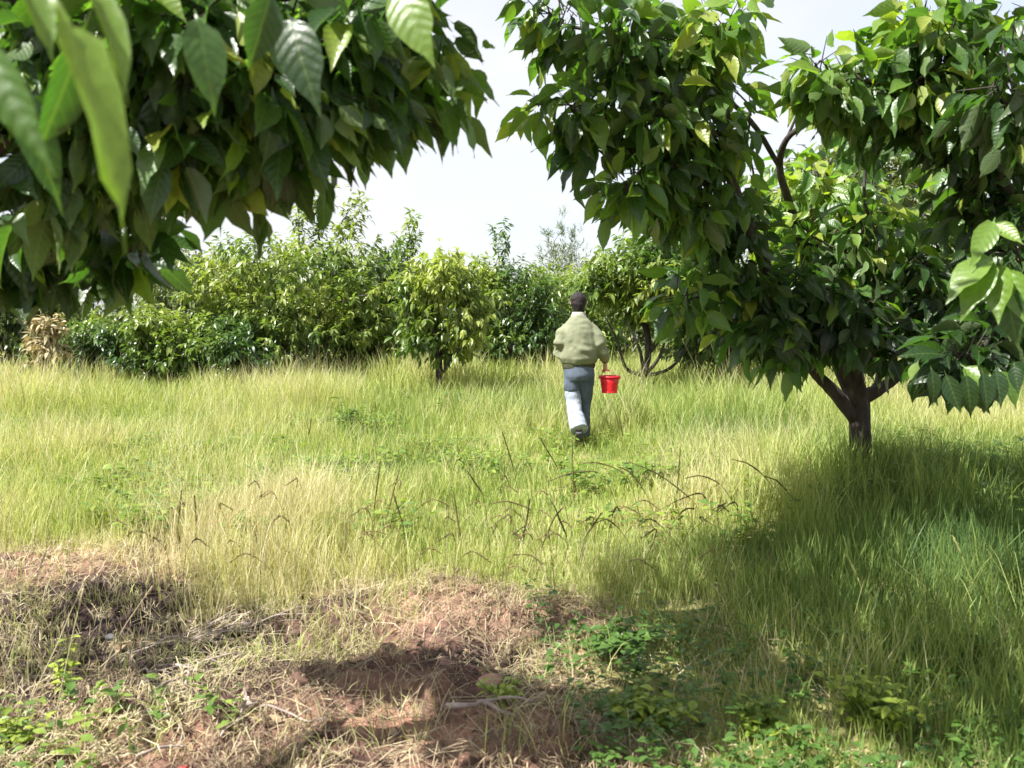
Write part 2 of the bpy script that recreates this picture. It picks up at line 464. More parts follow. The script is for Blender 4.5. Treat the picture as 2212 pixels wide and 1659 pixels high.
def grow(wood, root_pts, root_r, centers, r_tip=0.004, power=0.48, maxr=None, seg=0.22, jit=0.04, stiff=0.55):
    """connect every centre back to the trunk: each hooks on to the nearest cheap node"""
    pos = [np.asarray(p, float) for p in root_pts]; par = [-1] + list(range(len(root_pts) - 1))
    plen = [0.0]
    for i in range(1, len(pos)): plen.append(plen[-1] + np.linalg.norm(pos[i] - pos[i - 1]))
    nroot = len(pos)
    order = np.argsort(np.linalg.norm(centers - pos[nroot - 1], axis=1))
    A = np.zeros((len(pos) + len(centers) * 12 + 10, 3)); Lg = np.zeros(len(A))
    A[:len(pos)] = pos; Lg[:len(pos)] = plen; cnt = len(pos)
    lo = max(0, nroot - 3)
    leafnode = []
    for ci in order:
        c = centers[ci]
        dist = np.linalg.norm(A[lo:cnt] - c, axis=1)
        k = int(np.argmin(dist + stiff * Lg[lo:cnt])) + lo
        d = np.linalg.norm(A[k] - c); m = max(1, min(10, int(d / seg)))
        prev = k
        for q in range(1, m + 1):
            u = q / m
            p = A[k] * (1 - u) + c * u + np.array([0, 0, 0.10 * d * math.sin(math.pi * u)])
            if q < m: p = p + rng.normal(size=3) * jit * min(1, d)
            A[cnt] = p; Lg[cnt] = Lg[prev] + np.linalg.norm(p - A[prev]); par.append(prev); prev = cnt; cnt += 1
        leafnode.append(prev)
    w = np.zeros(cnt)
    for l in leafnode: w[l] += 1
    for i in range(cnt - 1, 0, -1):
        if par[i] >= 0: w[par[i]] += w[i]
    r = r_tip * np.maximum(w, 1) ** power
    if maxr: r = np.minimum(r, maxr)
    r[:nroot] = np.maximum(np.interp(np.arange(nroot), np.linspace(0, nroot - 1, len(root_r)), root_r), 0)
    child = {}
    for i in range(1, cnt): child.setdefault(par[i], []).append(i)
    started = [(0, None)]
    while started:
        s0, frm = started.pop()
        chain = [s0] if frm is None else [frm, s0]
        cur = s0
        while cur in child:
            ch = sorted(child[cur], key=lambda q: -w[q])
            for o in ch[1:]: started.append((o, cur))
            cur = ch[0]; chain.append(cur)
        rr = [r[q] for q in chain]
        if frm is not None: rr[0] = rr[1]
        if len(chain) >= 2:
            pts = catmull([A[q] for q in chain], 3)
            rad = np.interp(np.linspace(0, len(chain) - 1, len(pts)), range(len(chain)), rr)
            mr = max(rr)
            wood.tube(pts, rad, 9 if mr > 0.03 else (6 if mr > 0.012 else 4), wob=0.12 if mr > 0.02 else 0)
    return wood

def blob_points(blobs, n_tot, shell=0.45):
    """points inside ellipsoids, kept mostly to their outer part; returns points and outward directions"""
    w = np.array([b[3] * b[4] * b[5] for b in blobs]) ** 0.8; w /= w.sum()
    P_, O_, W_ = [], [], []
    for i, (b, f) in enumerate(zip(blobs, w)):
        n = max(2, int(n_tot * f))
        d = rdir(n); r = shell + (1 - shell) * rng.random(n) ** 0.6
        r *= 0.85 + 0.3 * vnoise(d[:, 0] * 3 + i, d[:, 2] * 3 + d[:, 1] * 2, i)
        P_.append(np.array(b[:3]) + d * r[:, None] * np.array(b[3:6])); O_.append(d); W_.append(np.full(n, i))
    return np.concatenate(P_), np.concatenate(O_), np.concatenate(W_)

# ------------------------------------------------------------------ orchard trees behind (narrow hanging leaves)
def orchard_tree(name, px, depth, top_py, width_px, base_py, label, cat='tree', group=None, n=430, leaf=0.175, mat=None, temps=None,
                 tone=0.55, sprouts=(), nl=13, seed=0, trunk_h=0.55, lobes=7, droop=0.6, low=None, limbs=None, lw=1.7, trunk_px=None, skirt=True, tr=0.10):
    mat = mat or M_peach; temps = temps or T_peach
    lr = random.Random(seed)
    top = P(px, top_py, depth); x0 = top.x; H = top.z
    bx = P(trunk_px if trunk_px else px, top_py, depth).x
    Wd = width_px * 1.16 / FPX * depth / 2; n = int(n * 1.2)
    zb = max(P(px, base_py + 38, depth).z, 0.12)
    g0 = float(gz(bx, depth))
    t = empty(name, (bx, depth, g0), label, cat, group)
    hc = (H - zb) / 2; zc = (H + zb) / 2
    blobs = [(x0, depth, zc, Wd * 0.66, Wd * 0.62, hc * 0.80)]
    if skirt: blobs.append((x0, depth, zb + hc * 0.45, Wd * 0.86, Wd * 0.75, hc * 0.45))
    for k in range(lobes):
        a = k * 2.4 + lr.random() * 1.2; e = lr.uniform(-0.7, 0.95)
        rr = math.sqrt(max(0.0, 1 - e * e)) ** 0.7
        blobs.append((x0 + math.cos(a) * Wd * 0.60 * rr, depth + math.sin(a) * Wd * 0.55 * rr, zc + e * hc * 0.62,
                      Wd * lr.uniform(0.28, 0.42), Wd * lr.uniform(0.28, 0.42), hc * lr.uniform(0.25, 0.40)))
    cen, outw, wh = blob_points(blobs, n, 0.35)
    keep = cen[:, 2] > 0.18
    cen, outw, wh = cen[keep], outw[keep], wh[keep]
    for (sx, sy) in sprouts:            # upright shoots standing out of the crown
        q = np.array(P(sx, sy, depth)); base = np.array((x0 + (q[0] - x0) * 0.85, depth, H - 0.25))
        k = max(8, int(abs(q[2] - base[2]) / 0.045))
        u = np.linspace(0, 1, k)[:, None]
        c2 = base * (1 - u) + q * u + rng.normal(size=(k, 3)) * (0.05 + 0.11 * u)
        cen = np.concatenate([cen, c2]); outw = np.concatenate([outw, np.tile([0, 0, 1.0], (k, 1)) + rdir(k) * .8]); wh = np.concatenate([wh, np.full(k, 99)])
    n0 = len(cen)
    crown = Geo(); wood = Geo()
    clump = vnoise(cen[:, 0] * 1.7 + seed, cen[:, 2] * 2.2, seed) - 0.5
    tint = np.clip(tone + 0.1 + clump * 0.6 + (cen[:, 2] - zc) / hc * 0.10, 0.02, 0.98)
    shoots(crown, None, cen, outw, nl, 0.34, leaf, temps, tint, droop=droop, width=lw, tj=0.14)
    fork = np.array((bx, depth, g0 + trunk_h))
    trk = [np.array((bx, depth, g0 - 0.1)), np.array((bx + 0.02, depth, g0 + trunk_h * 0.5)), fork]
    sub = rng.random(len(cen)) < 0.42
    grow(wood, trk, [tr, tr * .85, tr * .75], cen[sub], r_tip=0.005, power=0.42, maxr=0.05, jit=0.06)
    if limbs:
        for L in limbs:
            pts = catmull([fork] + [np.array(P(a, b, depth + c)) for a, b, c in L], 5)
            wood.tube(pts, np.linspace(0.036, 0.012, len(pts)), 7, wob=0.15)
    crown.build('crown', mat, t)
    wood.build('trunk', M_bark, t)
    return t

G_near = 'orchard trees across the meadow'
orchard_tree('fruit_tree', 640, 17.0, 478, 500, 752, 'widest rounded fruit tree left of centre, two leafy shoots above its crown', 'tree', G_near, n=1050,
             sprouts=((690, 412), (655, 425), (775, 428), (735, 480)), seed=1, tone=0.6, lobes=9)
orchard_tree('fruit_tree', 966, 14.0, 532, 205, 765, 'narrow fruit tree with drooping yellowish leaves on a single thin trunk, left of the walker', 'tree', G_near, n=330,
             seed=2, tone=0.72, droop=0.95, trunk_px=944, trunk_h=0.75, lobes=8, skirt=False, tr=0.07)
orchard_tree('fruit_tree', 815, 18.0, 536, 240, 745, 'fruit tree filling the gap beside the widest tree, with one dark upright shoot', 'tree', G_near, n=480, sprouts=((890, 478), (870, 520)), seed=3, tone=0.5)
orchard_tree('fruit_tree', 1105, 19.0, 532, 260, 750, 'dark green fruit tree just left of the walker, short sprig on top', 'tree', G_near, n=560, sprouts=((1080, 502),), seed=4, tone=0.42)
orchard_tree('fruit_tree', 1235, 20.5, 548, 220, 745, 'light green fruit tree directly behind the head of the walker', 'tree', G_near, n=460, seed=5, tone=0.66)
orchard_tree('fruit_tree', 1405, 13.8, 488, 290, 690, 'fruit tree right of the walker with bare spreading limbs low over the grass', 'tree', G_near, n=620, seed=6, tone=0.5, trunk_px=1396, trunk_h=0.42, skirt=False, tr=0.06,
             limbs=[[(1352, 795, 0), (1335, 740, -.2), (1310, 690, -.3)], [(1440, 800, 0.1), (1475, 765, .2), (1500, 700, .3)], [(1405, 760, 0.1), (1400, 690, .2)], [(1380, 750, -.3), (1350, 690, -.4)], [(1425, 770, -.3), (1445, 700, -.4)]], lobes=8)
orchard_tree('fruit_tree', 1590, 14.8, 560, 260, 775, 'fruit tree with willowy grey green leaves right of the bare-limbed tree', 'tree', G_near, n=520, seed=7, tone=0.32, droop=0.8)
orchard_tree('fruit_tree', 400, 19.0, 520, 250, 748, 'pale green fruit tree behind the left side of the widest tree', 'tree', G_near, n=520, seed=8, tone=0.62, mat=M_far, temps=T_peach)
orchard_tree('fruit_tree', 30, 17.0, 545, 240, 745, 'pale fruit tree at the left edge of the photo under the hanging cherry leaves', 'tree', G_near, n=480, seed=9, tone=0.5, mat=M_far, temps=T_peach)
orchard_tree('fruit_tree', 1880, 12.0, 262, 420, 640, 'tall pale fruit tree seen through the gap in the right cherry tree', 'tree', G_near, n=800, seed=10, tone=0.75, mat=M_far, temps=T_peach, trunk_h=1.3)
orchard_tree('fruit_tree', 2130, 15.0, 480, 360, 740, 'fruit tree at the right edge beyond the cherry trees', 'tree', G_near, n=520, seed=11, tone=0.55, trunk_h=1.0)
# low bushes along the edge of the meadow
G_bush = 'low bushes along the far edge of the meadow'
orchard_tree('bush', 190, 16.0, 668, 230, 765, 'low dark green bush under the hanging cherry leaves at left', 'bush', G_bush, n=300, seed=12, tone=0.4, trunk_h=0.2, lobes=5)
orchard_tree('bush', 360, 15.6, 660, 220, 770, 'low bush in front of the left side of the widest fruit tree', 'bush', G_bush, n=300, seed=13, tone=0.45, trunk_h=0.2, lobes=5)
orchard_tree('bush', 95, 14.6, 672, 62, 752, 'small pale dried-out bush on a light stalk at far left', 'bush', None, n=70, seed=14, tone=0.6, mat=M_pale, trunk_h=0.3, lobes=3)
orchard_tree('bush', 520, 15.5, 690, 230, 775, 'tangled low bush in the shade below the widest fruit tree', 'bush', G_bush, n=220, seed=15, tone=0.3, trunk_h=0.2, lobes=5)
# second and third rows, smaller in the picture
G_back = 'trees of the rows farther back'
back = [(-60, 26, 560, 380, 'paler'), (260, 27, 540, 420, 'x'), (520, 26, 545, 400, 'x'), (780, 27, 575, 380, 'x'), (1000, 25, 580, 380, 'x'), (1170, 27, 575, 330, 'x'),
        (1350, 26, 560, 330, 'x'), (1560, 24, 530, 380, 'x'), (1760, 25, 520, 380, 'x'), (2000, 24, 500, 420, 'x'), (2290, 22, 520, 420, 'x')]
names = ['behind the left edge', 'behind the pale tree and dark bush at left', 'behind the left half of the widest tree', 'behind the dark upright shoot', 'behind the narrow yellowish tree',
         'between the narrow tree and the walker', 'behind the walker and the bare-limbed tree', 'behind the willowy tree', 'behind the trunk of the right cherry tree',
         'behind the low hanging cherry leaves at right', 'beyond the right edge of the meadow']
for i, (px, dp, tp, wp, _) in enumerate(back):
    orchard_tree('fruit_tree', px, dp, tp, wp, 722, 'hazy fruit tree of the back row ' + names[i], 'tree', G_back, n=420, leaf=0.28, nl=9, mat=M_far, temps=T_far,
                 seed=20 + i, tone=0.3 + 0.25 * ((i * 7) % 5) / 5, lobes=6)
orchard_tree('feathery_tree', 1212, 34, 496, 150, 700, 'tall feathery blue green tree rising behind the row, above the walker', 'tree', None, n=360, leaf=0.26, nl=9, mat=M_far, temps=T_far, seed=40, tone=0.35, droop=-0.6, lobes=5, lw=0.5,
             sprouts=((1215, 472), (1240, 500), (1180, 510)))
orchard_tree('feathery_tree', 832, 34, 520, 90, 700, 'thin wispy tree top showing above the gap left of the dark shoot', 'tree', None, n=160, leaf=0.26, nl=8, mat=M_far, temps=T_far, seed=41, tone=0.4, droop=-0.6, lobes=4, lw=0.45)

# ------------------------------------------------------------------ near cherry trees
def pix_blob(px, py, d, rx, ry, rd=None, n=None):
    c = P(px, py, d)
    a = rx / FPX * d; b = ry / FPX * d
    return [c.x, c.y, c.z, a, rd if rd else max(a, b) * 0.9, b, n]
def cherry(name, label, root, root_r, blobs, leaf, nl, seed, tone, petiole=0.04, extra=None, light=(), droop=0.75, shoot=0.18, dens=0.8, stems=()):
    t = empty(name, (root[0][0], root[0][1], float(gz(root[0][0], root[0][1]))), label, 'tree')
    crown = Geo(); wood = Geo()
    Cn, On, Tn = [], [], []
    for k, b in enumerate(blobs):
        n = int(b[6] * dens)
        d = rdir(n); r = (0.15 + 0.85 * rng.random(n) ** 0.5)
        c = np.array(b[:3]) + d * r[:, None] * np.array(b[3:6])
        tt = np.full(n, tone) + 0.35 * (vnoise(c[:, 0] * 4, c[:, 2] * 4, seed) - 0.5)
        if len(b) > 7: tt = np.full(n, b[7])  # per-blob tone: sunlit and shaded parts of the crown put into leaf colour
        Cn.append(c); On.append(d); Tn.append(tt)
    cen = np.concatenate(Cn); ou = np.concatenate(On); ti = np.clip(np.concatenate(Tn), 0, 1)
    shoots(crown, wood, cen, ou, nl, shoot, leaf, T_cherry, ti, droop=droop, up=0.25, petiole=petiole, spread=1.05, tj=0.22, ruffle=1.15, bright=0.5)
    if extra: extra(crown)
    sub = rng.random(len(cen)) < 0.6
    grow(wood, root, root_r, cen[sub], r_tip=0.0035, power=0.46, maxr=0.055, jit=0.03, seg=0.15)
    for st in stems:
        pts = catmull([np.array(P(*q[:3])) for q in st], 5)
        wood.tube(pts, np.interp(np.linspace(0, len(st) - 1, len(pts)), range(len(st)), [q[3] for q in st]), 9, wob=0.12)
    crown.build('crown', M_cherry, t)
    wood.build('trunk', M_bark, t)
    return t

def pb(px, py, d, rx, ry, n, tone=None, rd=None):
    sh = 70 / d
    b = pix_blob(px, py, d, max(14, rx - sh), max(12, ry - sh), rd, n)
    return b + [tone] if tone is not None else b

# left cherry tree: its trunk stands left of the photo, branches hang into it
def hero(geo):
    def lf(a, b, w=1.0, tint=0.8, roll=0.0):
        a = np.array(P(*a)); b = np.array(P(*b)); d = b - a
        view = np.array([0, 0, CAM_H]) - a; view /= np.linalg.norm(view)
        n = view + np.array([roll, 0, 0.55])
        put_leaves(geo, T_cherry[:2], a[None], d[None], n[None], np.array([np.linalg.norm(d)]), np.array([tint]), w)
    lf((95, -30, 0.95), (365, 405, 0.86), 0.46, 0.88, 0.9)
    lf((170, -60, 1.05), (300, 190, 1.0), 0.5, 0.84, 0.8)
    lf((-60, 60, 0.95), (95, 350, 0.9), 0.6, 0.6, -0.4)
    lf((20, -80, 1.1), (130, 110, 1.05), 0.6, 0.8, 0.6)
    lf((200, 10, 1.2), (90, 360, 1.25), 0.6, 0.3, 0.6)
    lf((10, 150, 1.3), (150, 430, 1.3), 0.7, 0.2, 0.1)
    lf((420, 20, 1.5), (470, 210, 1.45), 1.0, 0.5, 0.1)
    lf((850, -40, 1.7), (912, 95, 1.6), 1.1, 0.85, -0.3)
    lf((590, -30, 1.6), (540, 150, 1.6), 1.1, 0.3, 0.3)
    lf((620, 20, 1.7), (665, 200, 1.6), 1.0, 0.2, -0.3)
    for (x, y, x2, y2, tt) in ((960, 105, 1012, 240, .95), (960, 108, 985, 205, 1.0), (950, 110, 940, 215, .9), (965, 108, 1020, 190, .97), (940, 112, 925, 180, .85)):
        lf((x, y, 2.5), (x2, y2, 2.45), 1.0, tt, random.uniform(-.5, .5))
    for (x, y, x2, y2) in ((700, 235, 690, 325), (715, 225, 760, 300), (730, 225, 795, 290)):
        lf((x, y, 2.2), (x2, y2, 2.15), 0.95, .88, random.uniform(-.5, .5))
lb = [pb(60, 60, 2.1, 170, 110, 60), pb(330, 60, 2.1, 200, 110, 80), pb(600, 60, 2.3, 190, 90, 70), pb(800, 90, 2.5, 100, 90, 34),
      pb(860, 190, 2.5, 60, 50, 16, 0.45), pb(930, 160, 2.5, 35, 30, 5, 0.75), pb(560, 190, 2.25, 160, 70, 60), pb(700, 200, 2.35, 90, 60, 30), pb(330, 240, 2.2, 150, 80, 60),
      pb(120, 300, 2.2, 140, 110, 60), pb(540, 300, 2.3, 80, 45, 26), pb(420, 310, 2.3, 80, 50, 24), pb(230, 350, 2.4, 90, 50, 26),
      pb(50, 470, 2.6, 80, 55, 28), pb(140, 515, 2.7, 150, 45, 56, 0.2), pb(280, 530, 2.6, 50, 30, 12, 0.25), pb(50, 545, 2.8, 70, 40, 20, 0.2),
      [-0.95, 3.0, 3.1, 0.75, 0.65, 0.25, 210], [-0.35, 3.55, 3.3, 0.6, 0.35, 0.18, 130], [-0.35, 2.7, 3.1, 0.7, 0.55, 0.25, 190], [-0.1, 2.05, 3.05, 0.65, 0.5, 0.25, 190], [-3.3, 3.1, 2.6, 0.6, 0.6, 0.5, 130]]
for b in lb[:18]:
    b[3] += 0.035; b[5] += 0.03
cherry('cherry_tree', 'nearest cherry tree hanging dark glossy leaves over the top left corner', [(-2.0, 2.0, -0.1), (-1.98, 2.0, 0.5), (-1.9, 2.0, 1.0), (-1.75, 2.05, 1.5)], [0.11, 0.10, 0.09, 0.07],
       lb, 0.18, 7, 50, 0.34, extra=hero, droop=1.15, dens=0.52)

# right cherry tree, trunk forked just above the grass
b0 = P(1862, 1000, 6.0)
root = [(b0.x, 6.0, 0.0), (b0.x - .01, 6.0, 0.35), tuple(P(1856, 870, 6.0)), tuple(P(1850, 830, 5.95)), tuple(P(1845, 780, 5.9))]
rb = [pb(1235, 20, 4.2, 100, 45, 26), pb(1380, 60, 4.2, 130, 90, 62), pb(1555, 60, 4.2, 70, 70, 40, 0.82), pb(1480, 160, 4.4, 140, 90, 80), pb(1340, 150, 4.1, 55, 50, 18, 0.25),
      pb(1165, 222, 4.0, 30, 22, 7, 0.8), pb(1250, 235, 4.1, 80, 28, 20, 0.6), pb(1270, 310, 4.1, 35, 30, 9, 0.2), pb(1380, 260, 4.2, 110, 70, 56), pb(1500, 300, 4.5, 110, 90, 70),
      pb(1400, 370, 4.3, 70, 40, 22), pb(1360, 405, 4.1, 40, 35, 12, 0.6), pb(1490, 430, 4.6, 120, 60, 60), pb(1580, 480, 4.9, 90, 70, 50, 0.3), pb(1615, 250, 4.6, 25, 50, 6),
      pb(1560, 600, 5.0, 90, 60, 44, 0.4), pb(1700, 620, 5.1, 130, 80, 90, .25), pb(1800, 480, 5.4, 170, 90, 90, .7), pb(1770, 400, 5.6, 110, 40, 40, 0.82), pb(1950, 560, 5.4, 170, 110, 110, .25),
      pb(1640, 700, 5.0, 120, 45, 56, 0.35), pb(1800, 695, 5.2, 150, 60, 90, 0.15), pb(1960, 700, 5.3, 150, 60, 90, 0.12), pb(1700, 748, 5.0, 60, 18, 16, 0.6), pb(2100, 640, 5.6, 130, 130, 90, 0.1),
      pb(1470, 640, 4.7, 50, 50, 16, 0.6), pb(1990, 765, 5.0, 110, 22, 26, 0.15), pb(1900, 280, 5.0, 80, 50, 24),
      [3.2, 6.6, 2.6, 1.6, 1.1, 1.1, 190],  [3.8, 5.8, 2.2, 1.1, 1.1, 0.8, 100]]
cherry('cherry_tree', 'leaning cherry tree right of the walker, dark forked trunk rising from tall grass', root, [0.085, 0.078, 0.07, 0.055, 0.045], rb, 0.205, 6, 51, 0.52, droop=1.0, dens=0.52,
       stems=[[(1856, 880, 6.0, .06), (1812, 780, 5.9, .055), (1760, 660, 5.7, .045), (1738, 540, 5.5, .036), (1705, 440, 5.3, .026), (1684, 360, 5.15, .021), (1700, 300, 5.0, .017), (1752, 262, 4.88, .014), (1790, 232, 4.8, .011), (1838, 196, 4.7, .006)],
              [(1850, 905, 6.0, .055), (1800, 845, 5.95, .045), (1762, 808, 5.9, .035), (1730, 770, 5.8, .025)],
              [(1858, 860, 6.0, .06), (1905, 838, 6.0, .04), (1950, 800, 6.0, .034), (2010, 730, 6.0, .025)],
              [(1700, 300, 5.0, .009), (1722, 240, 4.95, .006), (1716, 190, 4.9, .003)], [(1752, 262, 4.88, .007), (1800, 256, 4.8, .005), (1850, 262, 4.75, .003)],
              [(1684, 360, 5.15, .015), (1620, 260, 4.9, .015), (1520, 180, 4.6, .010), (1400, 130, 4.3, .006)]])

# second right cherry tree: trunk outside the photo, branches at the right edge
def hero2(geo):
    def lf(a, b, w=1.0, tint=0.8, roll=0.0):
        a = np.array(P(*a)); b = np.array(P(*b)); d = b - a
        view = np.array([0, 0, CAM_H]) - a; view /= np.linalg.norm(view)
        n = view + np.array([roll, 0, 0.7])
        put_leaves(geo, T_cherry[:2], a[None], d[None], n[None], np.array([np.linalg.norm(d)]), np.array([tint]), w)
    for (x, y, x2, y2, tt) in ((2150, 545, 2045, 610, .86), (2150, 550, 2075, 660, .8), (2165, 560, 2150, 690, .84), (2180, 570, 2215, 700, .8), (2140, 480, 2210, 520, .9), (2150, 470, 2110, 545, .82), (2170, 600, 2190, 740, .3)):
        lf((x, y, 2.9), (x2, y2, 2.8), 1.0, tt, random.uniform(-.5, .5))
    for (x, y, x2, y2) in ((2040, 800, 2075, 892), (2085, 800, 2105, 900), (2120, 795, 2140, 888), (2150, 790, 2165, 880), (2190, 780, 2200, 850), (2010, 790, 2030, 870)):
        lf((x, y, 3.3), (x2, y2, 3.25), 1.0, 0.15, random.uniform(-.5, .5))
sb = [pb(1760, 140, 4.0, 45, 30, 10, .78), pb(1830, 175, 4.0, 80, 45, 34, .66), pb(1975, 70, 4.0, 60, 50, 24, .8), pb(2050, 100, 3.9, 130, 100, 80, 0.5), pb(1950, 200, 4.0, 110, 60, 46, 0.5), pb(2080, 280, 4.0, 110, 80, 60, 0.25),
      pb(2130, 420, 4.0, 80, 80, 44, 0.3), pb(2190, 560, 3.8, 60, 90, 40, .25), pb(2160, 730, 3.7, 60, 60, 40, 0.15), pb(2080, 770, 3.6, 70, 35, 26, 0.12), pb(2180, 150, 3.5, 70, 130, 40, .3),
      [2.9, 3.5, 2.8, 0.8, 0.7, 0.6, 130], [3.0, 3.9, 2.2, 0.8, 0.8, 0.8, 130],  [3.4, 2.8, 2.4, 0.7, 0.8, 0.7, 90], [2.7, 2.3, 2.9, .7, .6, .5, 90]]
cherry('cherry_tree', 'cherry tree at the right edge with large drooping leaves, its trunk hidden beyond the photo', [(3.7, 3.6, -0.1), (3.65, 3.6, 0.5), (3.55, 3.6, 1.0), (3.4, 3.6, 1.5)], [0.12, 0.11, 0.10, 0.07],
       sb, 0.19, 6, 52, 0.5, extra=hero2, droop=1.0, dens=0.65)

# ------------------------------------------------------------------ meadow grass
def blades(x, y, h, wd, tint, lean=0.25, bend=0.35, z0=None, az=None):
    """tapering curved blades, three segments each"""
    n = len(x)
    z = gz(x, y) if z0 is None else z0
    a = rng.random(n) * 2 * math.pi if az is None else az
    face = rng.random(n) * math.pi
    la = lean * rng.random(n) + 0.03; bd = bend * rng.random(n) ** 1.3
    t = np.array([0, 0.4, 0.75, 1.0])
    off = (la[:, None] * t + bd[:, None] * t ** 2.2) * h[:, None]
    up = np.sqrt(np.maximum(0.08, 1 - (la[:, None] * t + bd[:, None] * t) ** 2)) * t * h[:, None]
    cx = x[:, None] + np.cos(a)[:, None] * off; cy = y[:, None] + np.sin(a)[:, None] * off; cz = z[:, None] - 0.01 + up
    ww = wd[:, None] * np.array([0.8, 1.0, 0.7, 0.0]) / 2
    fx, fy = np.cos(face)[:, None], np.sin(face)[:, None]
    L = np.stack([cx - fx * ww, cy - fy * ww, cz], -1); Rr = np.stack([cx + fx * ww, cy + fy * ww, cz], -1)
    V = np.concatenate([L[:, :3], Rr[:, :3], L[:, 3:4]], axis=1)       # l0 l1 l2 r0 r1 r2 tip
    b = (np.arange(n) * 7)[:, None]
    Q = np.concatenate([b + np.array([[0, 3, 4, 1]]), b + np.array([[1, 4, 5, 2]])])
    T = b + np.array([[2, 5, 6]])
    return V.reshape(-1, 3), Q, T, np.repeat(tint, 7)

def zone(x, y):
    """height of the sward and colour tone at a place"""
    n1 = fbm(x * 0.7, y * 0.7, 11); n2 = fbm(x * 2.3, y * 2.3, 12)
    h = 0.30 + 0.28 * smooth(9.5, 12.0, y)
    # trodden strip the person walks on
    path = np.exp(-((x - 0.1 * (y - 5) - 0.35) / 0.9) ** 2) * smooth(11.3, 9.6, y)
    h = h * (1 - 0.5 * path)
    # tall patch right of the person, under the cherry tree
    h = h + 0.30 * np.exp(-(((x - 2.4) / 1.5) ** 2 + ((y - 9.6) / 1.4) ** 2))
    h = h + 0.10 * smooth(1.4, 2.6, x) * smooth(7.5, 5.0, y)
    h = h - 0.14 * smooth(4.4, 3.4, y) * smooth(2.6, 1.2, x) 
    h = h * (0.30 + 1.4 * n1) * (0.45 + 1.1 * n2)
    h = h * (1 - 0.60 * np.exp(-(((x - 0.62) / 0.55) ** 2 + ((y - 8.7) / 0.95) ** 2)))
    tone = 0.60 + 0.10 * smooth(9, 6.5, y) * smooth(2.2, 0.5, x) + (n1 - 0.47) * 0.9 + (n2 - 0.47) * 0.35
    tone = tone - 0.22 * smooth(1.0, 2.6, x) * smooth(9.5, 7.0, y) - 0.22 * smooth(5.6, 4.4, y) * smooth(0.1, 0.9, x)  # last term puts the shade of the right foreground into the blade colour
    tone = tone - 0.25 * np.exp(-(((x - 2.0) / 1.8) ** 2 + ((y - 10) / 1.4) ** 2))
    tone = tone + 0.10 * smooth(-1, -4, x) * smooth(8, 12, y)
    return np.maximum(h, 0.04), tone

gg = Geo()
def sow(n, y0, y1, dens_pow, wmul, hmul=1.0, soil_keep=0.06):
    y = y0 + (y1 - y0) * rng.random(n) ** dens_pow
    half = 0.66 * y + 1.2
    x = (rng.random(n) * 2 - 1) * half
    s = soil_w(x, y)
    k = rng.random(n) > (1 - soil_keep) * s
    cl = fbm(x * 4.5, y * 4.5, 21)
    k &= rng.random(n) < smooth(0.25, 0.5, cl) * 0.85 + 0.15
    x, y = x[k], y[k]; s = s[k]
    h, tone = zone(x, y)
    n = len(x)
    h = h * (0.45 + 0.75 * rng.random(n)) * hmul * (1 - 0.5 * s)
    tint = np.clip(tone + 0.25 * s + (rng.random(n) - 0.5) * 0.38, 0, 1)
    wd = (0.0024 + 0.0020 * rng.random(n) + 0.0055 * rng.random(n) ** 5) * wmul
    V, Q, T, A = blades(x, y, h, wd, tint)
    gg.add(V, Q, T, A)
sow(120000, 2.2, 6.0, 1.0, 0.9, 1.0, 0.12)
def tufts(n):
    y = 2.6 + 3.2 * rng.random(n); x = (rng.random(n) * 2 - 1) * (0.66 * y + .4)
    sw_ = soil_w(x, y)
    k = (sw_ > .15) & (rng.random(n) > .8 * np.exp(-((x + 1.8) / .8) ** 2 - ((y - 3.9) / .6) ** 2)) & (rng.random(n) < smooth(.46, .62, fbm(x * 3.4, y * 3.4, 91)) * (.35 + .65 * smooth(3.0, 4.2, y))); x, y = x[k], y[k]; n = len(x)
    V, Q, T, A = blades(x, y, .05 + .15 * rng.random(n), .002 + .002 * rng.random(n), np.clip(.82 + (fbm(x * 2, y * 2, 92) - .47) * 1.2 + (rng.random(n) - .5) * .4, .3, 1), lean=.8, bend=.7)
    gg.add(V, Q, T, A)
tufts(42000)
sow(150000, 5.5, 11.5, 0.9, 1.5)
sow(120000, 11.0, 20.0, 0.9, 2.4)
def stems(n, y0, y1, wmul):
    y = y0 + (y1 - y0) * rng.random(n); x = (rng.random(n) * 2 - 1) * (0.66 * y + 1.2)
    k = (rng.random(n) < smooth(.35, .6, fbm(x * 1.1, y * 1.1, 71))) & (soil_w(x, y) < .6) & (np.hypot((x - .62) / .6, (y - 8.6) / 1.0) > 1); x, y = x[k], y[k]; n = len(x)
    h, tone = zone(x, y)
    V, Q, T, A = blades(x, y, h * (1.1 + .5 * rng.random(n)) + .05, np.full(n, .0032) * wmul, np.clip(tone + .22 + rng.random(n) * .25, 0, 1), lean=.35, bend=.5)
    gg.add(V, Q, T, A)
stems(12000, 3.0, 7.0, .8); stems(20000, 6.5, 14.0, 1.2)
sow(45000, 19.0, 45.0, 1.0, 6.0)
g = gg.build('grass', M_grass, smooth=False)
tag(g, 'yellow green meadow grass covering the orchard floor', 'grass', kind='stuff')

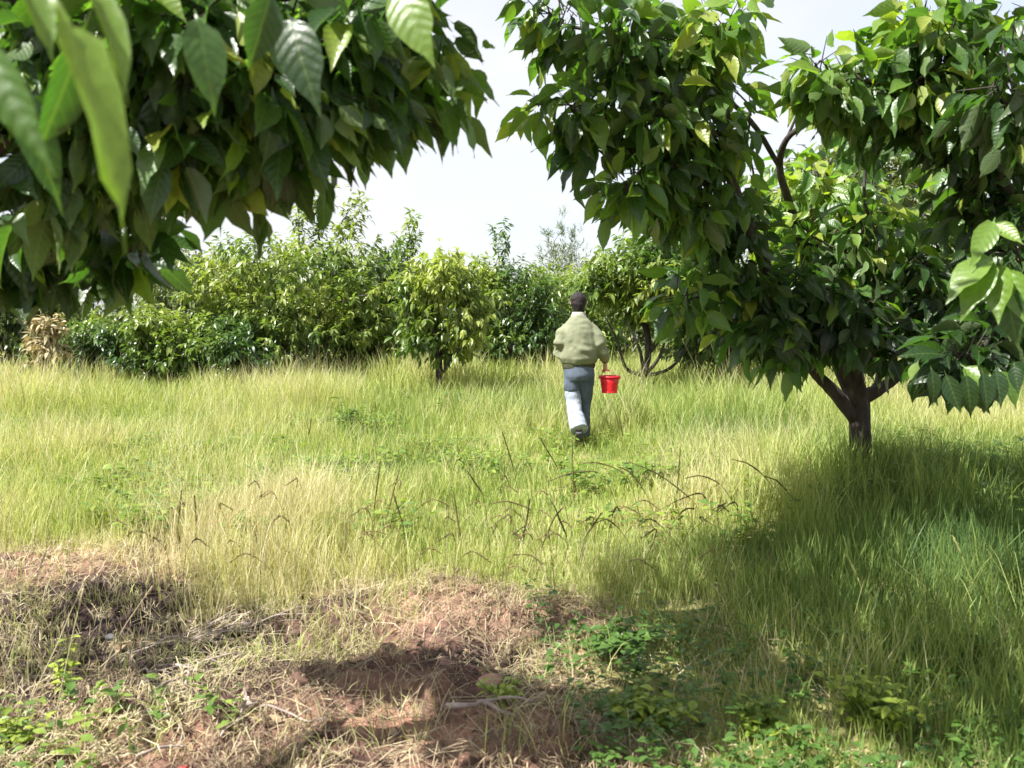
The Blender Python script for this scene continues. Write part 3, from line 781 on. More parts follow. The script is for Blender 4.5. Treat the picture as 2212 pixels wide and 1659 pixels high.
# short thatch, clippings and straw on the bank
sg = Geo()
def straw(n, y0, y1, sel, lmin, lmax, wmin, wmax, lift=0.04):
    y = y0 + (y1 - y0) * rng.random(n); x = (rng.random(n) * 2 - 1) * (0.66 * y + 0.6)
    k = sel(x, y) & (rng.random(n) > .75 * np.exp(-((x + 1.9) / .75) ** 2 - ((y - 4.0) / .65) ** 2)); x, y = x[k], y[k]; n = len(x)
    L = lmin + (lmax - lmin) * rng.random(n); a = rng.random(n) * 2 * math.pi
    wd = wmin + (wmax - wmin) * rng.random(n)
    x2 = x + np.cos(a) * L; y2 = y + np.sin(a) * L; xm, ym = (x + x2) / 2 + rng.normal(size=n) * L * .08, (y + y2) / 2 + rng.normal(size=n) * L * .08
    z1, z2, zm = gz(x, y) + .004 + lift * rng.random(n) ** 2, gz(x2, y2) + .004 + lift * rng.random(n) ** 2, gz(xm, ym) + .008 + lift * rng.random(n)
    px_, py_ = -np.sin(a) * wd / 2, np.cos(a) * wd / 2
    V = np.stack([np.stack([x - px_, y - py_, z1], -1), np.stack([x + px_, y + py_, z1], -1), np.stack([xm - px_, ym - py_, zm], -1), np.stack([xm + px_, ym + py_, zm + wd * .4], -1),
                  np.stack([x2, y2, z2], -1)], 1).reshape(-1, 3)
    b = (np.arange(n) * 5)[:, None]
    sg.add(V, b + np.array([[0, 1, 3, 2]]), b + np.array([[2, 3, 4]]), np.repeat(np.clip(0.45 + fbm(x * 3, y * 3, 33) - 0.47 + (rng.random(n) - .5) * .7, 0, 1), 5))
cl2 = lambda x, y: fbm(x * 2.2, y * 2.2, 31)
straw(58000, 2.2, 6.2, lambda x, y: (rng.random(len(x)) < (0.12 + 0.9 * soil_w(x, y)) * smooth(0.28, 0.52, cl2(x, y))) , 0.02, 0.10, 0.002, 0.005)
straw(16000, 2.4, 5.4, lambda x, y: rng.random(len(x)) < soil_w(x, y) * 0.7, 0.08, 0.24, 0.002, 0.004, 0.06)
straw(9000, 2.4, 4.4, lambda x, y: (x > 0.2) & (rng.random(len(x)) < 0.5), 0.05, 0.16, 0.002, 0.004, 0.05)
s_ = sg.build('straw', M_straw, smooth=False)
tag(s_, 'dry straw and clippings strewn over the red soil bank', 'straw', kind='stuff')

# curled dead leaves lying about on the bank
dl = Geo(); n = 5200
y = 2.3 + 3.4 * rng.random(n); x = (rng.random(n) * 2 - 1) * (0.66 * y + .4); k = rng.random(n) < soil_w(x, y) * smooth(.38, .58, fbm(x * 3, y * 3, 95)); x, y = x[k], y[k]; n = len(x)
a = rng.random(n) * 6.283
put_leaves(dl, T_weed, np.stack([x, y, gz(x, y) + .006 + .02 * rng.random(n)], -1), np.stack([np.cos(a), np.sin(a), .25 * rng.normal(size=n)], -1), np.tile([0, 0, 1.], (n, 1)) + rdir(n) * .7, .02 + .035 * rng.random(n), rng.random(n))
M_dead = leaf_mat('dead_leaf', [(0.0, (0.05, 0.03, 0.025)), (0.5, (0.15, 0.09, 0.06)), (1.0, (0.38, 0.28, 0.17))], under=0.1, trans=0.1, rough=0.6, tcol=(1, .9, .7), spec=0.3, tmul=1)
tag(dl.build('leaf_litter', M_dead), 'curled brown dead leaves scattered over the bank', 'leaf litter', kind='stuff')

# low broad-leaved ground cover
wg = Geo()
def rosettes(n, sel, y0, y1, leaf, tone, hmax=0.12):
    y = y0 + (y1 - y0) * rng.random(n); x = (rng.random(n) * 2 - 1) * (0.66 * y + 0.8)
    k = sel(x, y); x, y = x[k], y[k]; n = len(x); z = gz(x, y)
    for j in range(7):
        a = rng.random(n) * 2 * math.pi
        d = np.stack([np.cos(a), np.sin(a), 0.1 + 0.7 * rng.random(n)], -1)
        p = np.stack([x, y, z + hmax * rng.random(n)], -1)
        put_leaves(wg, T_weed, p, d, np.tile([0, 0, 1.0], (n, 1)) + rdir(n) * .4, leaf * (0.5 + rng.random(n)), np.clip(tone + (rng.random(n) - .5) * .4, 0, 1))
noi = lambda x, y, f, s: fbm(x * f, y * f, s)
rosettes(4200, lambda x, y: (x > 0.05 + 0.1 * (4 - y)) & (rng.random(len(x)) < smooth(5.0, 3.0, y)) & (noi(x, y, 2.6, 41) > 0.43), 2.3, 5.0, 0.032, 0.30, 0.12)
rosettes(500, lambda x, y: (x < -0.9) & (y < 3.1) & (noi(x, y, 2, 43) > 0.42), 2.3, 3.1, 0.045, 0.6)
rosettes(5200, lambda x, y: (x > 0.9) & (x < 4.6) & (y > 6.4) & (y < 9.0) & (noi(x, y, 1.1, 44) > 0.43), 6.4, 9.0, 0.07, 0.6, 0.2)
rosettes(9000, lambda x, y: (y > 5.0) & (noi(x, y, 1.3, 47) > 0.53), 5.0, 12.0, 0.06, 0.62, 0.22)
rosettes(700, lambda x, y: (np.hypot((x + .8) / .6, (y - 11.2) / .5) < 1) | (np.hypot((x + 2.0) / .5, (y - 10.0) / .4) < 1), 9, 12, 0.09, 0.3, 0.4)
w_ = wg.build('ground_cover', M_weed)
tag(w_, 'low broad-leaved weeds growing between the grass', 'weeds', kind='stuff')

# ------------------------------------------------------------------ single stalks with seed heads
def stalk(pts, label, group, cat='grass stalk', name='grass_stalk', head=0.45, r=0.0021, hr=0.0042, tint=0.5, mat=None):
    pts = catmull(pts, 7); n = len(pts)
    t = empty(name, tuple(pts[0]), label, cat, group)
    st = Geo(); k = int(n * (1 - head))
    st.tube(pts[:k + 1], np.linspace(r, r * .7, k + 1), 4, tint=tint)
    st.build('stem', mat or M_seed, t)
    hd = Geo()
    hp = pts[k:]; m = len(hp)
    hd.tube(hp, [hr * (0.5 + 0.6 * math.sin(math.pi * min(1, (i + .6) / m))) for i in range(m)], 5, tint=tint, wob=0.8)
    # spikelets
    q = rng.integers(0, m - 1, m * 4); u = rng.random(len(q))[:, None]
    pos = hp[q] * (1 - u) + hp[q + 1] * u; dd = hp[q + 1] - hp[q]; dd /= np.linalg.norm(dd, axis=1)[:, None]
    put_leaves(hd, T_peach, pos, dd + rdir(len(q)) * .5, rdir(len(q)), np.full(len(q), 0.013) * (.6 + rng.random(len(q))), np.clip(np.full(len(q), tint) + rng.normal(size=len(q)) * .12, 0, 1))
    hd.build('seed_head', mat or M_seed, t)
    return t
GS = 'dark seed-headed grass stalks standing in the lit grass'
arch = [  # foot, middle, tip in the picture, distance
    ((1235, 1235), (1240, 1110), (1235, 965), 5.2), ((1140, 1140), (1110, 1030), (1085, 955), 5.6), ((1240, 1180), (1205, 1030), (1165, 965), 5.4),
    ((1360, 1150), (1300, 1040), (1190, 1060), 5.4), ((1400, 1180), (1355, 1045), (1255, 1022), 5.2), ((1440, 1120), (1395, 1080), (1335, 1030), 5.2),
    ((1520, 1180), (1500, 1100), (1360, 1020), 5.3), ((1480, 1190), (1462, 1090), (1470, 985), 5.2), ((1640, 1200), (1560, 1065), (1480, 1055), 5.0),
    ((1700, 1150), (1665, 1060), (1585, 1015), 5.3), ((1750, 1170), (1720, 1100), (1650, 1050), 5.2), ((1060, 1250), (1045, 1090), (1010, 1040), 4.9),
    ((815, 1210), (808, 1120), (822, 1015), 5.0), ((800, 1160), (838, 1120), (862, 1040), 5.2), ((1000, 1300), (995, 1180), (980, 1090), 4.6),
    ((1140, 1290), (1130, 1190), (1145, 1100), 4.4), ((1165, 1280), (1170, 1200), (1215, 1120), 4.5), ((1215, 1290), (1225, 1180), (1195, 1110), 4.5),
    ((1250, 1260), (1262, 1180), (1300, 1130), 4.6), ((380, 1220), (385, 1150), (392, 1080), 5.0), ((420, 1225), (424, 1150), (420, 1090), 5.0),
    ((1120, 1170), (1150, 1120), (1060, 1110), 5.2), ((1500, 1010), (1560, 960), (1600, 975), 7.0), ((1330, 1010), (1345, 960), (1340, 930), 7.4),
    ((1385, 1220), (1340, 1160), (1290, 1150), 4.8), ((1440, 1230), (1450, 1150), (1500, 1120), 4.9), ((700, 1010), (668, 960), (672, 930), 7.0), ((880, 1240), (870, 1150), (850, 1090), 4.7)]
for i, (a, b, c, d) in enumerate(arch):
    pa = P(a[0], a[1], d); pa.z = float(gz(pa.x, pa.y)) - 0.01
    pb_, pc = P(b[0], b[1] - 14, d), P(c[0], c[1] - 22, d - .03)
    mid = pa.lerp(pb_, .5) + Vector((random.uniform(-.01, .01), 0.0, 0))
    lean = 'arching far over' if abs(c[0] - b[0]) > 60 else ('leaning left' if c[0] < b[0] - 12 else ('leaning right' if c[0] > b[0] + 12 else 'standing straight'))
    where = 'left of the sunlit middle' if a[0] < 900 else ('in front of the walker, left side' if a[0] < 1180 else ('directly in front of the walker' if a[0] < 1330 else ('right of the walker, in front of the shade' if a[0] < 1560 else 'farthest right, near the cherry tree shade')))
    stalk([pa, mid, pb_, pb_.lerp(pc, .55) + Vector((0, 0, .035 if abs(b[0] - c[0]) > 40 else 0.004)), pc], ('tall ' if a[1] - c[1] > 170 else 'short ') + 'dark seed-headed stalk ' + lean + ', ' + where, GS, tint=random.uniform(.2, .7))
for k in range(60):          # thinner brown stems between them
    u = random.random(); x0 = random.gauss(1180, 260) if u < .75 else random.gauss(450, 160); y0 = random.uniform(1180, 1330) if u < .75 else random.uniform(1180, 1300)
    d = 1.42 * FPX / (y0 - 676) * random.uniform(.98, 1.02); hh = random.uniform(100, 200); ln = random.gauss(0, 34)
    pa = P(x0, y0, d); pa.z = float(gz(pa.x, pa.y)) - .01
    pm = P(x0 + ln * .35, y0 - hh * .55, d); pt = P(x0 + ln * (1.3 + random.random()), y0 - hh, d)
    curl = random.choice((-1, 1)) * random.uniform(.02, .09)
    stalk([pa, pm, pm.lerp(pt, .6) + Vector((curl * .2, 0, .012)), pt + Vector((curl * .7, 0, -.005)), pt + Vector((curl * 1.7, random.uniform(-.02, .02), -abs(curl) * .7))], 'thin brown dead grass stem at the ragged edge between soil bank and meadow', 'thin brown dead stems at the meadow edge', tint=random.uniform(.3, 1), r=.0017, hr=.0027)
GD = 'pale dry grass stems on the left of the bank'
dry = [((-10, 1560), (50, 1330), (100, 1190), 3.3), ((60, 1560), (120, 1400), (185, 1250), 3.2), ((120, 1590), (140, 1450), (180, 1270), 3.1), ((200, 1480), (260, 1370), (330, 1265), 3.3), ((15, 1540), (8, 1440), (-30, 1340), 3.0),
       ((45, 1560), (30, 1460), (0, 1380), 3.0), ((75, 1540), (60, 1450), (70, 1340), 3.1), ((95, 1550), (90, 1440), (60, 1370), 3.2), ((25, 1560), (50, 1500), (110, 1460), 3.0), ((130, 1520), (150, 1400), (140, 1310), 3.3),
       ((645, 1360), (640, 1260), (650, 1190), 4.2), ((760, 1370), (740, 1290), (722, 1230), 4.1), ((870, 1360), (880, 1290), (900, 1230), 4.2), ((965, 1350), (985, 1270), (1000, 1250), 4.2), ((700, 1480), (670, 1400), (655, 1350), 3.6)]
for a, b, c, d in dry:
    pa = P(a[0], a[1], d); pa.z = float(gz(pa.x, pa.y)) - 0.01
    pb_, pc = P(b[0], b[1], d), P(c[0], c[1], d)
    stalk([pa, pb_, pb_.lerp(pc, .5) + Vector((0, 0, .004)), pc], 'thin pale dry grass stem standing on the soil bank', GD, tint=random.uniform(.55, .95), mat=M_straw, head=0.2, r=.0022, hr=.0028)
# hooked green grass blade and pale tall stems in the shade at right
def hook(pl, d, label, tint, r=0.003, name='grass_stalk'):
    pts = [P(a, b, d) for a, b in pl]; pts[0].z = float(gz(pts[0].x, pts[0].y)) - .01
    return stalk(pts, label, None, tint=tint, mat=M_grass, head=.25, r=r, hr=r * 1.3, name=name)
hook([(1940, 1560), (1955, 1440), (1985, 1330), (2005, 1300), (2035, 1318), (2042, 1380)], 3.4, 'pale green stalk bent over like a hook in the shade at right', 0.55, .0045)
hook([(1820, 1500), (1875, 1380), (1860, 1270), (1830, 1200)], 3.9, 'tall pale stem leaning left in the shaded grass at right', 0.78)
hook([(2100, 1420), (2110, 1300), (2085, 1220), (2060, 1160)], 4.0, 'curved pale stem nearest the hooked stalk, farther right', 0.8)
hook([(1840, 1640), (1835, 1540), (1838, 1440)], 3.0, 'short straight pale stem near the bottom of the shaded grass', 0.75)
hook([(1690, 1600), (1665, 1480), (1640, 1400)], 3.2, 'slender pale stem in the middle of the shaded patch', 0.7)

# ------------------------------------------------------------------ leafy weed plants
def weed(px, py, d, h, rad, n, leaf, tone, label, group=None, mat=None, temps=None):
    p = P(px, py, d); x, y = p.x, p.y; z = float(gz(x, y))
    t = empty('weed_plant', (x, y, z), label, 'weed', group)
    lv = Geo(); st = Geo()
    for k in range(n):
        a = random.random() * 6.28; e = random.random() ** .6 * rad; hh = h * random.uniform(.5, 1)
        b = np.array((x, y, z - .01)); tip = np.array((x + math.cos(a) * e, y + math.sin(a) * e, z + hh)); mid = (b + tip) / 2 + np.array((0, 0, .1 * hh))
        pts = catmull([b, mid, tip], 4); st.tube(pts, np.linspace(.003, .0012, len(pts)), 4, tint=.4)
        m = 9; u = .25 + .75 * rng.random(m); q = np.array([pts[int(v * (len(pts) - 1))] for v in u])
        aa = rng.random(m) * 6.28
        put_leaves(lv, temps or T_weed, q, np.stack([np.cos(aa), np.sin(aa), .2 + .3 * rng.random(m)], -1), np.tile([0, 0, 1.], (m, 1)) + rdir(m) * .4, leaf * (.6 + .7 * rng.random(m)), np.clip(tone + (rng.random(m) - .5) * .3, 0, 1))
    lv.build('leaves', mat or M_weed, t); st.build('stems', M_weed, t)
    return t
weed(1880, 1640, 2.9, 0.20, 0.18, 34, .045, .82, 'bright yellow green leafy weed at the bottom right, brightest of the weeds')
weed(1650, 1640, 2.85, 0.14, 0.13, 20, .045, .75, 'bright green leafy weed at the bottom edge left of the brightest one')
weed(1400, 1640, 2.85, 0.13, 0.16, 26, .05, .8, 'spreading green weed at the bottom edge, right of the bare soil')
weed(1085, 1590, 3.0, 0.10, 0.09, 12, .04, .95, 'yellowish weed where bare soil meets the shaded grass')
weed(140, 1420, 3.25, 0.26, 0.05, 5, .045, .97, 'upright yellow green seedling among the dry stems at left')
weed(25, 1640, 2.85, 0.14, 0.14, 20, .035, .85, 'green clump in the bottom left corner')
weed(1340, 1480, 3.5, 0.14, 0.22, 26, .055, .35, 'dark green low weed in the shade beside the bare soil')
weed(2060, 1500, 3.5, 0.2, 0.2, 22, .05, .5, 'leafy weed in the shade right of the hooked stalk')
weed(1980, 950, 7.6, 0.42, 0.42, 40, .07, .6, 'leafy green weed beneath the leaning cherry tree')
weed(2130, 985, 7.0, 0.4, 0.5, 40, .07, .5, 'bushy weed below the low hanging leaves at the right edge')
weed(992, 812, 12.2, 0.45, 0.3, 26, .10, .45, 'grey green weed at the foot of the narrow yellowish tree')
weed(745, 868, 10.2, 0.32, 0.3, 24, .08, .3, 'dark green weed clump in the open meadow left of centre')

# ------------------------------------------------------------------ dead sticks, stones, scraps
GT = 'dead sticks lying on the soil bank'
def stick(a, b, d1, d2, r, label='grey dead stick lying on the soil bank among the straw', group=GT, fork=True):
    p, q = P(a[0], a[1], d1), P(b[0], b[1], d2)
    pts = []
    for k in range(6):
        u = k / 5; v = p.lerp(q, u); pts.append((v.x + random.uniform(-.015, .015), v.y + random.uniform(-.015, .015), float(gz(v.x, v.y)) + r + .015 + .02 * math.sin(u * 3.1)))
    g = Geo(); g.tube(catmull(pts, 3), np.linspace(r, r * .45, 16), 6, wob=.3)
    if fork:
        c = np.array(pts[3]); e = np.array(pts[5]) + np.array((random.uniform(-.08, .08), random.uniform(-.02, .08), .03))
        g.tube(catmull([c, (c + e) / 2 + .01, e], 3), np.linspace(r * .6, r * .3, 7), 5)
    o = g.build('stick', M_stick)
    return tag(o, label, 'stick', group)
def gd(py): return 1.40 * FPX / (py - 676) 
for (x1, y1, x2, y2) in ((300, 1360, 560, 1290), (330, 1385, 620, 1350), (280, 1400, 480, 1365), (340, 1430, 520, 1440), (300, 1470, 420, 1390), (360, 1330, 640, 1300), (420, 1460, 560, 1400), (330, 1530, 440, 1430),
                         (390, 1500, 430, 1420), (280, 1440, 400, 1450), (450, 1340, 700, 1330), (310, 1345, 500, 1320), (250, 1420, 330, 1370), (480, 1600, 560, 1530), (300, 1650, 420, 1600), (520, 1410, 640, 1370),
                         (260, 1500, 390, 1480), (360, 1410, 560, 1385), (400, 1375, 540, 1335), (560, 1540, 700, 1580)):
    stick((x1, y1), (x2, y2), gd(y1), gd(y2), random.uniform(.003, .0065))
stick((970, 1590), (1110, 1615), 2.95, 2.85, .012, 'thick pale stick at the bottom edge where soil meets green weeds', None)

M_stone = noise_mat('stone', [(0.3, (0.35, 0.32, 0.32)), (0.7, (0.7, 0.67, 0.66))], 30, bump=.5)
def stone(px, py, r, label, mat=None, name='stone', cat='stone', flat=.6, group=None):
    d = gd(py); p = P(px, py, d); bm = bmesh.new()
    bmesh.ops.create_icosphere(bm, subdivisions=3, radius=r)
    s = random.random() * 9
    for v in bm.verts:
        n = float(vnoise(v.co.x / r * 1.3 + s, v.co.y / r * 1.3 + v.co.z / r, s))
        v.co *= .75 + .5 * n; v.co.z *= flat
    me = bpy.data.meshes.new(name); bm.to_mesh(me); bm.free(); me.materials.append(mat or M_stone)
    for q in me.polygons: q.use_smooth = True
    o = bpy.data.objects.new(name, me); C.objects.link(o); o.location = (p.x, p.y, float(gz(p.x, p.y)) + r * flat * .5)
    return tag(o, label, cat, group)
stone(152, 1452, .035, 'pale round stone beside the dry stems at the left')
stone(235, 1325, .022, 'small whitish stone on the dark shaded soil at the left')
stone(540, 1520, .028, 'pinkish grey stone in the middle of the bank', noise_mat('pink_stone', [(0.3, (0.4, 0.27, 0.25)), (0.7, (0.62, 0.48, 0.45))], 30))
stone(1060, 1495, .05, 'flat reddish clod of earth at the edge of the shade', noise_mat('clod', [(0.3, (0.28, 0.15, 0.10)), (0.7, (0.48, 0.3, 0.22))], 20), 'clod', 'clod', .5)
stone(395, 1648, .022, 'small red scrap lying at the bottom edge', noise_mat('red_scrap', [(0.3, (0.45, 0.03, 0.04)), (0.7, (0.7, 0.08, 0.08))], 20, rough=.5), 'scrap', 'litter', .5)
stone(1352, 1392, .02, 'tiny white blossom-like scrap in the shaded weeds', noise_mat('white_scrap', [(0.3, (0.7, 0.7, 0.68)), (0.7, (0.82, 0.82, 0.8))], 20), 'scrap', 'litter', .6)

# ------------------------------------------------------------------ the person
PX, PY = P(1250, 800, 9.4).x, 9.4
PZ = float(gz(PX, PY))
def loft(bm, rings, seg=20, cap=True):
    """rings: (centre, half width x, half depth y, [axis tilt matrix]); closed tube through them"""
    prev = None; first = None
    for rg in rings:
        c, a, b = Vector(rg[0]), rg[1], rg[2]
        Mx = rg[3] if len(rg) > 3 else None
        vs = []
        for i in range(seg):
            th = 2 * math.pi * i / seg
            v = Vector((a * math.cos(th), b * math.sin(th), 0))
            if Mx is not None: v = Mx @ v
            vs.append(bm.verts.new(c + v))
        if prev:
            for i in range(seg): bm.faces.new((prev[i], prev[(i + 1) % seg], vs[(i + 1) % seg], vs[i]))
        else: first = vs
        prev = vs
    if cap:
        bm.faces.new(list(reversed(first))); bm.faces.new(prev)
def limb(bm, pts, rads, seg=14, flat=1.0):
    """tube along joints, ring planes across the local direction"""
    P_ = [Vector(p) for p in pts]
    rings = []
    for i, p in enumerate(P_):
        d = (P_[min(i + 1, len(P_) - 1)] - P_[max(i - 1, 0)]).normalized()
        q = d.to_track_quat('Z', 'Y').to_matrix()
        r = rads[i]
        ra, rb_ = (r if isinstance(r, tuple) else (r, r * flat))
        rings.append((p, ra, rb_, q))
    loft(bm, rings, seg)
def fuse(bm, name, mat, parent, voxel=0.01, smooth_it=6, crumple=0.0, cscale=14):
    bmesh.ops.recalc_face_normals(bm, faces=bm.faces)
    me = bpy.data.meshes.new(name + '_raw'); bm.to_mesh(me); bm.free()
    o = bpy.data.objects.new(name + '_raw', me); C.objects.link(o)
    m = o.modifiers.new('r', 'REMESH'); m.mode = 'VOXEL'; m.voxel_size = voxel
    s = o.modifiers.new('s', 'SMOOTH'); s.iterations = smooth_it; s.factor = 0.5
    dg = bpy.context.evaluated_depsgraph_get(); dg.update()
    me2 = bpy.data.meshes.new_from_object(o.evaluated_get(dg))
    bpy.data.objects.remove(o)
    me2.name = name
    if crumple:
        n = len(me2.vertices); co = np.zeros(n * 3, np.float32); me2.vertices.foreach_get('co', co); co = co.reshape(-1, 3)
        no_ = np.array([v.normal[:] for v in me2.vertices])
        f = (vnoise(co[:, 0] * cscale + co[:, 2] * cscale * .9, co[:, 2] * cscale * 1.5 + co[:, 1] * cscale, 3) - .5) + .5 * (vnoise(co[:, 0] * cscale * 2.3, co[:, 2] * cscale * 2.6 + co[:, 1] * 20, 5) - .5)
        co = co + no_ * (f * crumple)[:, None]
        me2.vertices.foreach_set('co', co.astype(np.float32).ravel()); me2.update()
    me2.materials.clear(); me2.materials.append(mat)
    for q in me2.polygons: q.use_smooth = True
    ob = bpy.data.objects.new(name, me2); C.objects.link(ob)
    ob.parent = parent
    return ob

def cloth_mat(name, c1, c2, scale=9, rough=.85, bs=160):
    return noise_mat(name, [(0.3, c1), (0.7, c2)], scale, 5, rough, .25, bs, spec=.2, bdist=.004)
M_skin = noise_mat('skin', [(0.3, (0.42, 0.25, 0.18)), (0.7, (0.55, 0.35, 0.26))], 12, rough=.5)
M_hair = noise_mat('hair', [(0.3, (0.005, 0.004, 0.005)), (0.7, (0.022, 0.015, 0.017))], 90, rough=.7, stretch=(1, 1, .2), bump=.3)
M_jacket = cloth_mat('jacket_cloth', (0.135, 0.148, 0.092), (0.20, 0.21, 0.135))
M_collar = cloth_mat('collar_cloth', (0.27, 0.275, 0.215), (0.36, 0.36, 0.29))
M_hem = cloth_mat('hem_cloth', (0.03, 0.035, 0.02), (0.06, 0.06, 0.035))
M_denim = cloth_mat('denim', (0.05, 0.068, 0.098), (0.115, 0.14, 0.185), 6)
M_denim_lit = cloth_mat('sunlit_denim', (0.17, 0.20, 0.25), (0.38, 0.41, 0.48), 7)  # paler copy of the denim, sunlight on the lower leg put into its colour
M_shoe = noise_mat('shoe', [(0.3, (0.03, 0.03, 0.035)), (0.7, (0.08, 0.08, 0.09))], 20, rough=.6)

person = empty('person', (PX, PY, PZ), 'person walking away through the grass in a loose khaki jacket and blue jeans', 'person')
# joints, local coordinates: x right, y ahead, z up
bm = bmesh.new()
# torso, neck, head
loft(bm, [((0, .0, .86), .13, .09), ((0, .01, .95), .145, .095), ((0, .02, 1.05), .13, .09), ((0, .03, 1.2), .14, .09), ((0, .04, 1.28), .14, .08), ((0, .05, 1.35), .10, .065), ((0, .055, 1.40), .055, .054), ((0, .07, 1.47), .052, .055), ((0, .075, 1.51), .055, .06)])
loft(bm, [((0, .085, 1.465), .03, .04), ((0, .095, 1.49), .055, .07), ((0, .085, 1.53), .070, .088), ((0, .085, 1.58), .074, .096), ((0, .085, 1.62), .070, .09), ((0, .085, 1.655), .048, .062), ((0, .085, 1.67), .015, .02)])
limb(bm, [(0, .17, 1.565), (0, .195, 1.545), (0, .19, 1.53)], [.010, .014, .012])               # nose
for s in (-1, 1): limb(bm, [(s * .070, .075, 1.58), (s * .080, .07, 1.56), (s * .072, .078, 1.53)], [.010, .016, .008])   # ears
# arms: left bent with the elbow out, right hanging with the bucket
LS, LE, LW = (-.14, .04, 1.27), (-.19, -.01, 1.10), (-.15, .20, 1.02)
RS, RE, RW = (.14, .04, 1.27), (.245, -.03, 1.10), (.292, .06, .93)
limb(bm, [LS, LE, LW], [.05, .04, .027]); limb(bm, [RS, RE, RW], [.05, .04, .027])
def hand(bm, w, d, side, grip):
    w = Vector(w); d = Vector(d).normalized(); sx = Vector((0, 1, 0)); nrm = d.cross(sx).normalized()
    limb(bm, [w - d * .01, w + d * .04, w + d * .085], [(.018, .022), (.038, .016), (.040, .014)][0:3])
    for i, (o, L) in enumerate(((-.030, .065), (-.010, .075), (.010, .070), (.029, .055))):
        b = w + d * .08 + sx * o
        if grip:
            p1 = b + d * L * .35; p2 = p1 + (d * .4 - nrm * side * .9).normalized() * L * .35; p3 = p2 + (-d * .5 - nrm * side * .5).normalized() * L * .3
        else:
            p1 = b + d * L * .4; p2 = p1 + (d - nrm * side * .35).normalized() * L * .35; p3 = p2 + (d - nrm * side * .8).normalized() * L * .25
        limb(bm, [b - d * .01, p1, p2, p3], [.0095, .009, .008, .006], 8)
    b = w + d * .03 + sx * .034
    limb(bm, [b - sx * .012, b + sx * .018 + d * .02, b + sx * .022 + d * .05 - nrm * side * .012], [.012, .011, .008], 8)
hand(bm, RW, (.04, .02, -1), 1, True)
hand(bm, LW, (.25, .8, .1), -1, False)
# legs: right leg planted, left leg trailing with heel lifted
RH, RK, RA = (.085, .0, .88), (.075, .10, .47), (.055, .12, .07)
LH, LK, LA_ = (-.075, .0, .88), (-.05, .03, .47), (-.015, -.24, .20)
for H_, K_, A_ in ((RH, RK, RA), (LH, LK, LA_)):
    H_, K_, A_ = Vector(H_), Vector(K_), Vector(A_)
    limb(bm, [H_, H_.lerp(K_, .5), K_, K_.lerp(A_, .35), A_], [.085, .068, .05, .048, .032])
limb(bm, [(.055, .08, .05), (.055, .16, .045), (.055, .26, .02)], [.035, .035, .025]); limb(bm, [(-.01, -.25, .19), (-.005, -.19, .10), (0, -.12, .02)], [.033, .034, .024])
fuse(bm, 'body', M_skin, person, .007, 3)
# jacket: full blouson, gathered at the hem, roomy sleeves
bm = bmesh.new()
loft(bm, [((0, .02, .895), .155, .115), ((0, .01, .92), .188, .145), ((.005, .0, .97), .205, .165), ((.005, .0, 1.06), .208, .165), ((0, .01, 1.16), .206, .158), ((0, .02, 1.25), .195, .148), ((0, .03, 1.32), .172, .130), ((0, .04, 1.375), .122, .105), ((0, .048, 1.415), .082, .08), ((0, .052, 1.44), .068, .066)], 28)
limb(bm, [(-.10, .03, 1.29), (-.165, .02, 1.22), (-.185, -.005, 1.12), (-.197, .02, 1.04), (-.17, .13, 1.02), (-.155, .19, 1.01)], [.085, .095, .092, .085, .065, .05])
limb(bm, [(.10, .03, 1.29), (.165, .02, 1.22), (.225, -.02, 1.12), (.262, .0, 1.03), (.286, .045, .96), (.292, .055, .94)], [.085, .095, .086, .068, .055, .042])
jk = fuse(bm, 'jacket', M_jacket, person, .008, 10, .017, 9)
def child_loft(name, mat, rings, par, seg=28, crumple=0, vox=None):
    bm = bmesh.new(); loft(bm, rings, seg)
    return fuse(bm, name, mat, par, vox or .007, 2, crumple)
child_loft('collar', M_collar, [((0, .050, 1.400), .096, .090), ((0, .053, 1.43), .082, .078), ((0, .056, 1.462), .072, .070), ((0, .056, 1.47), .066, .064)], jk)
child_loft('hem', M_hem, [((0, .01, .855), .170, .130), ((0, .01, .88), .178, .136), ((0, .01, .91), .180, .138)], jk, crumple=.01)
bm = bmesh.new(); limb(bm, [(.288, .05, .955), (.293, .06, .928)], [.043, .040]); fuse(bm, 'cuff', M_hem, jk, .005, 1)
bm = bmesh.new(); limb(bm, [(-.165, .175, 1.013), (-.15, .205, 1.012)], [.050, .046]); fuse(bm, 'cuff', M_hem, jk, .005, 1)
# jeans: seat, two loose legs
bm = bmesh.new()
loft(bm, [((0, .005, .90), .160, .122), ((0, .0, .84), .168, .128), ((0, -.005, .78), .165, .128), ((0, .0, .73), .15, .11)], 24)
limb(bm, [(.085, .0, .80), (.085, .05, .64), (.075, .10, .47), (.065, .11, .25), (.058, .115, .10)], [.092, .085, .070, .078, .085])
limb(bm, [(-.075, .0, .80), (-.07, .01, .64), (-.05, .03, .48), (-.045, -.02, .43)], [.092, .088, .078, .078])
jeans = fuse(bm, 'jeans', M_denim, person, .009, 6, .012, 9)
bm = bmesh.new()
limb(bm, [(-.072, .018, .70), (-.060, .012, .56), (-.050, -.005, .48), (-.045, -.03, .43), (-.03, -.13, .33), (-.012, -.215, .235), (-.005, -.235, .215)], [.070, .087, .084, .084, .090, .100, .104])
lower = fuse(bm, 'trouser_leg', M_denim_lit, jeans, .009, 5, .014, 10)
lower['label'] = 'lower trouser leg coloured pale for sunlight, heel raised'
def shoe(rings):
    bm = bmesh.new(); limb(bm, rings, [(.040, .038), (.045, .042), (.044, .03), (.028, .018)]); fuse(bm, 'shoe', M_shoe, person, .006, 2)
shoe([(.055, .06, .05), (.055, .12, .05), (.055, .22, .03), (.055, .29, .022)])
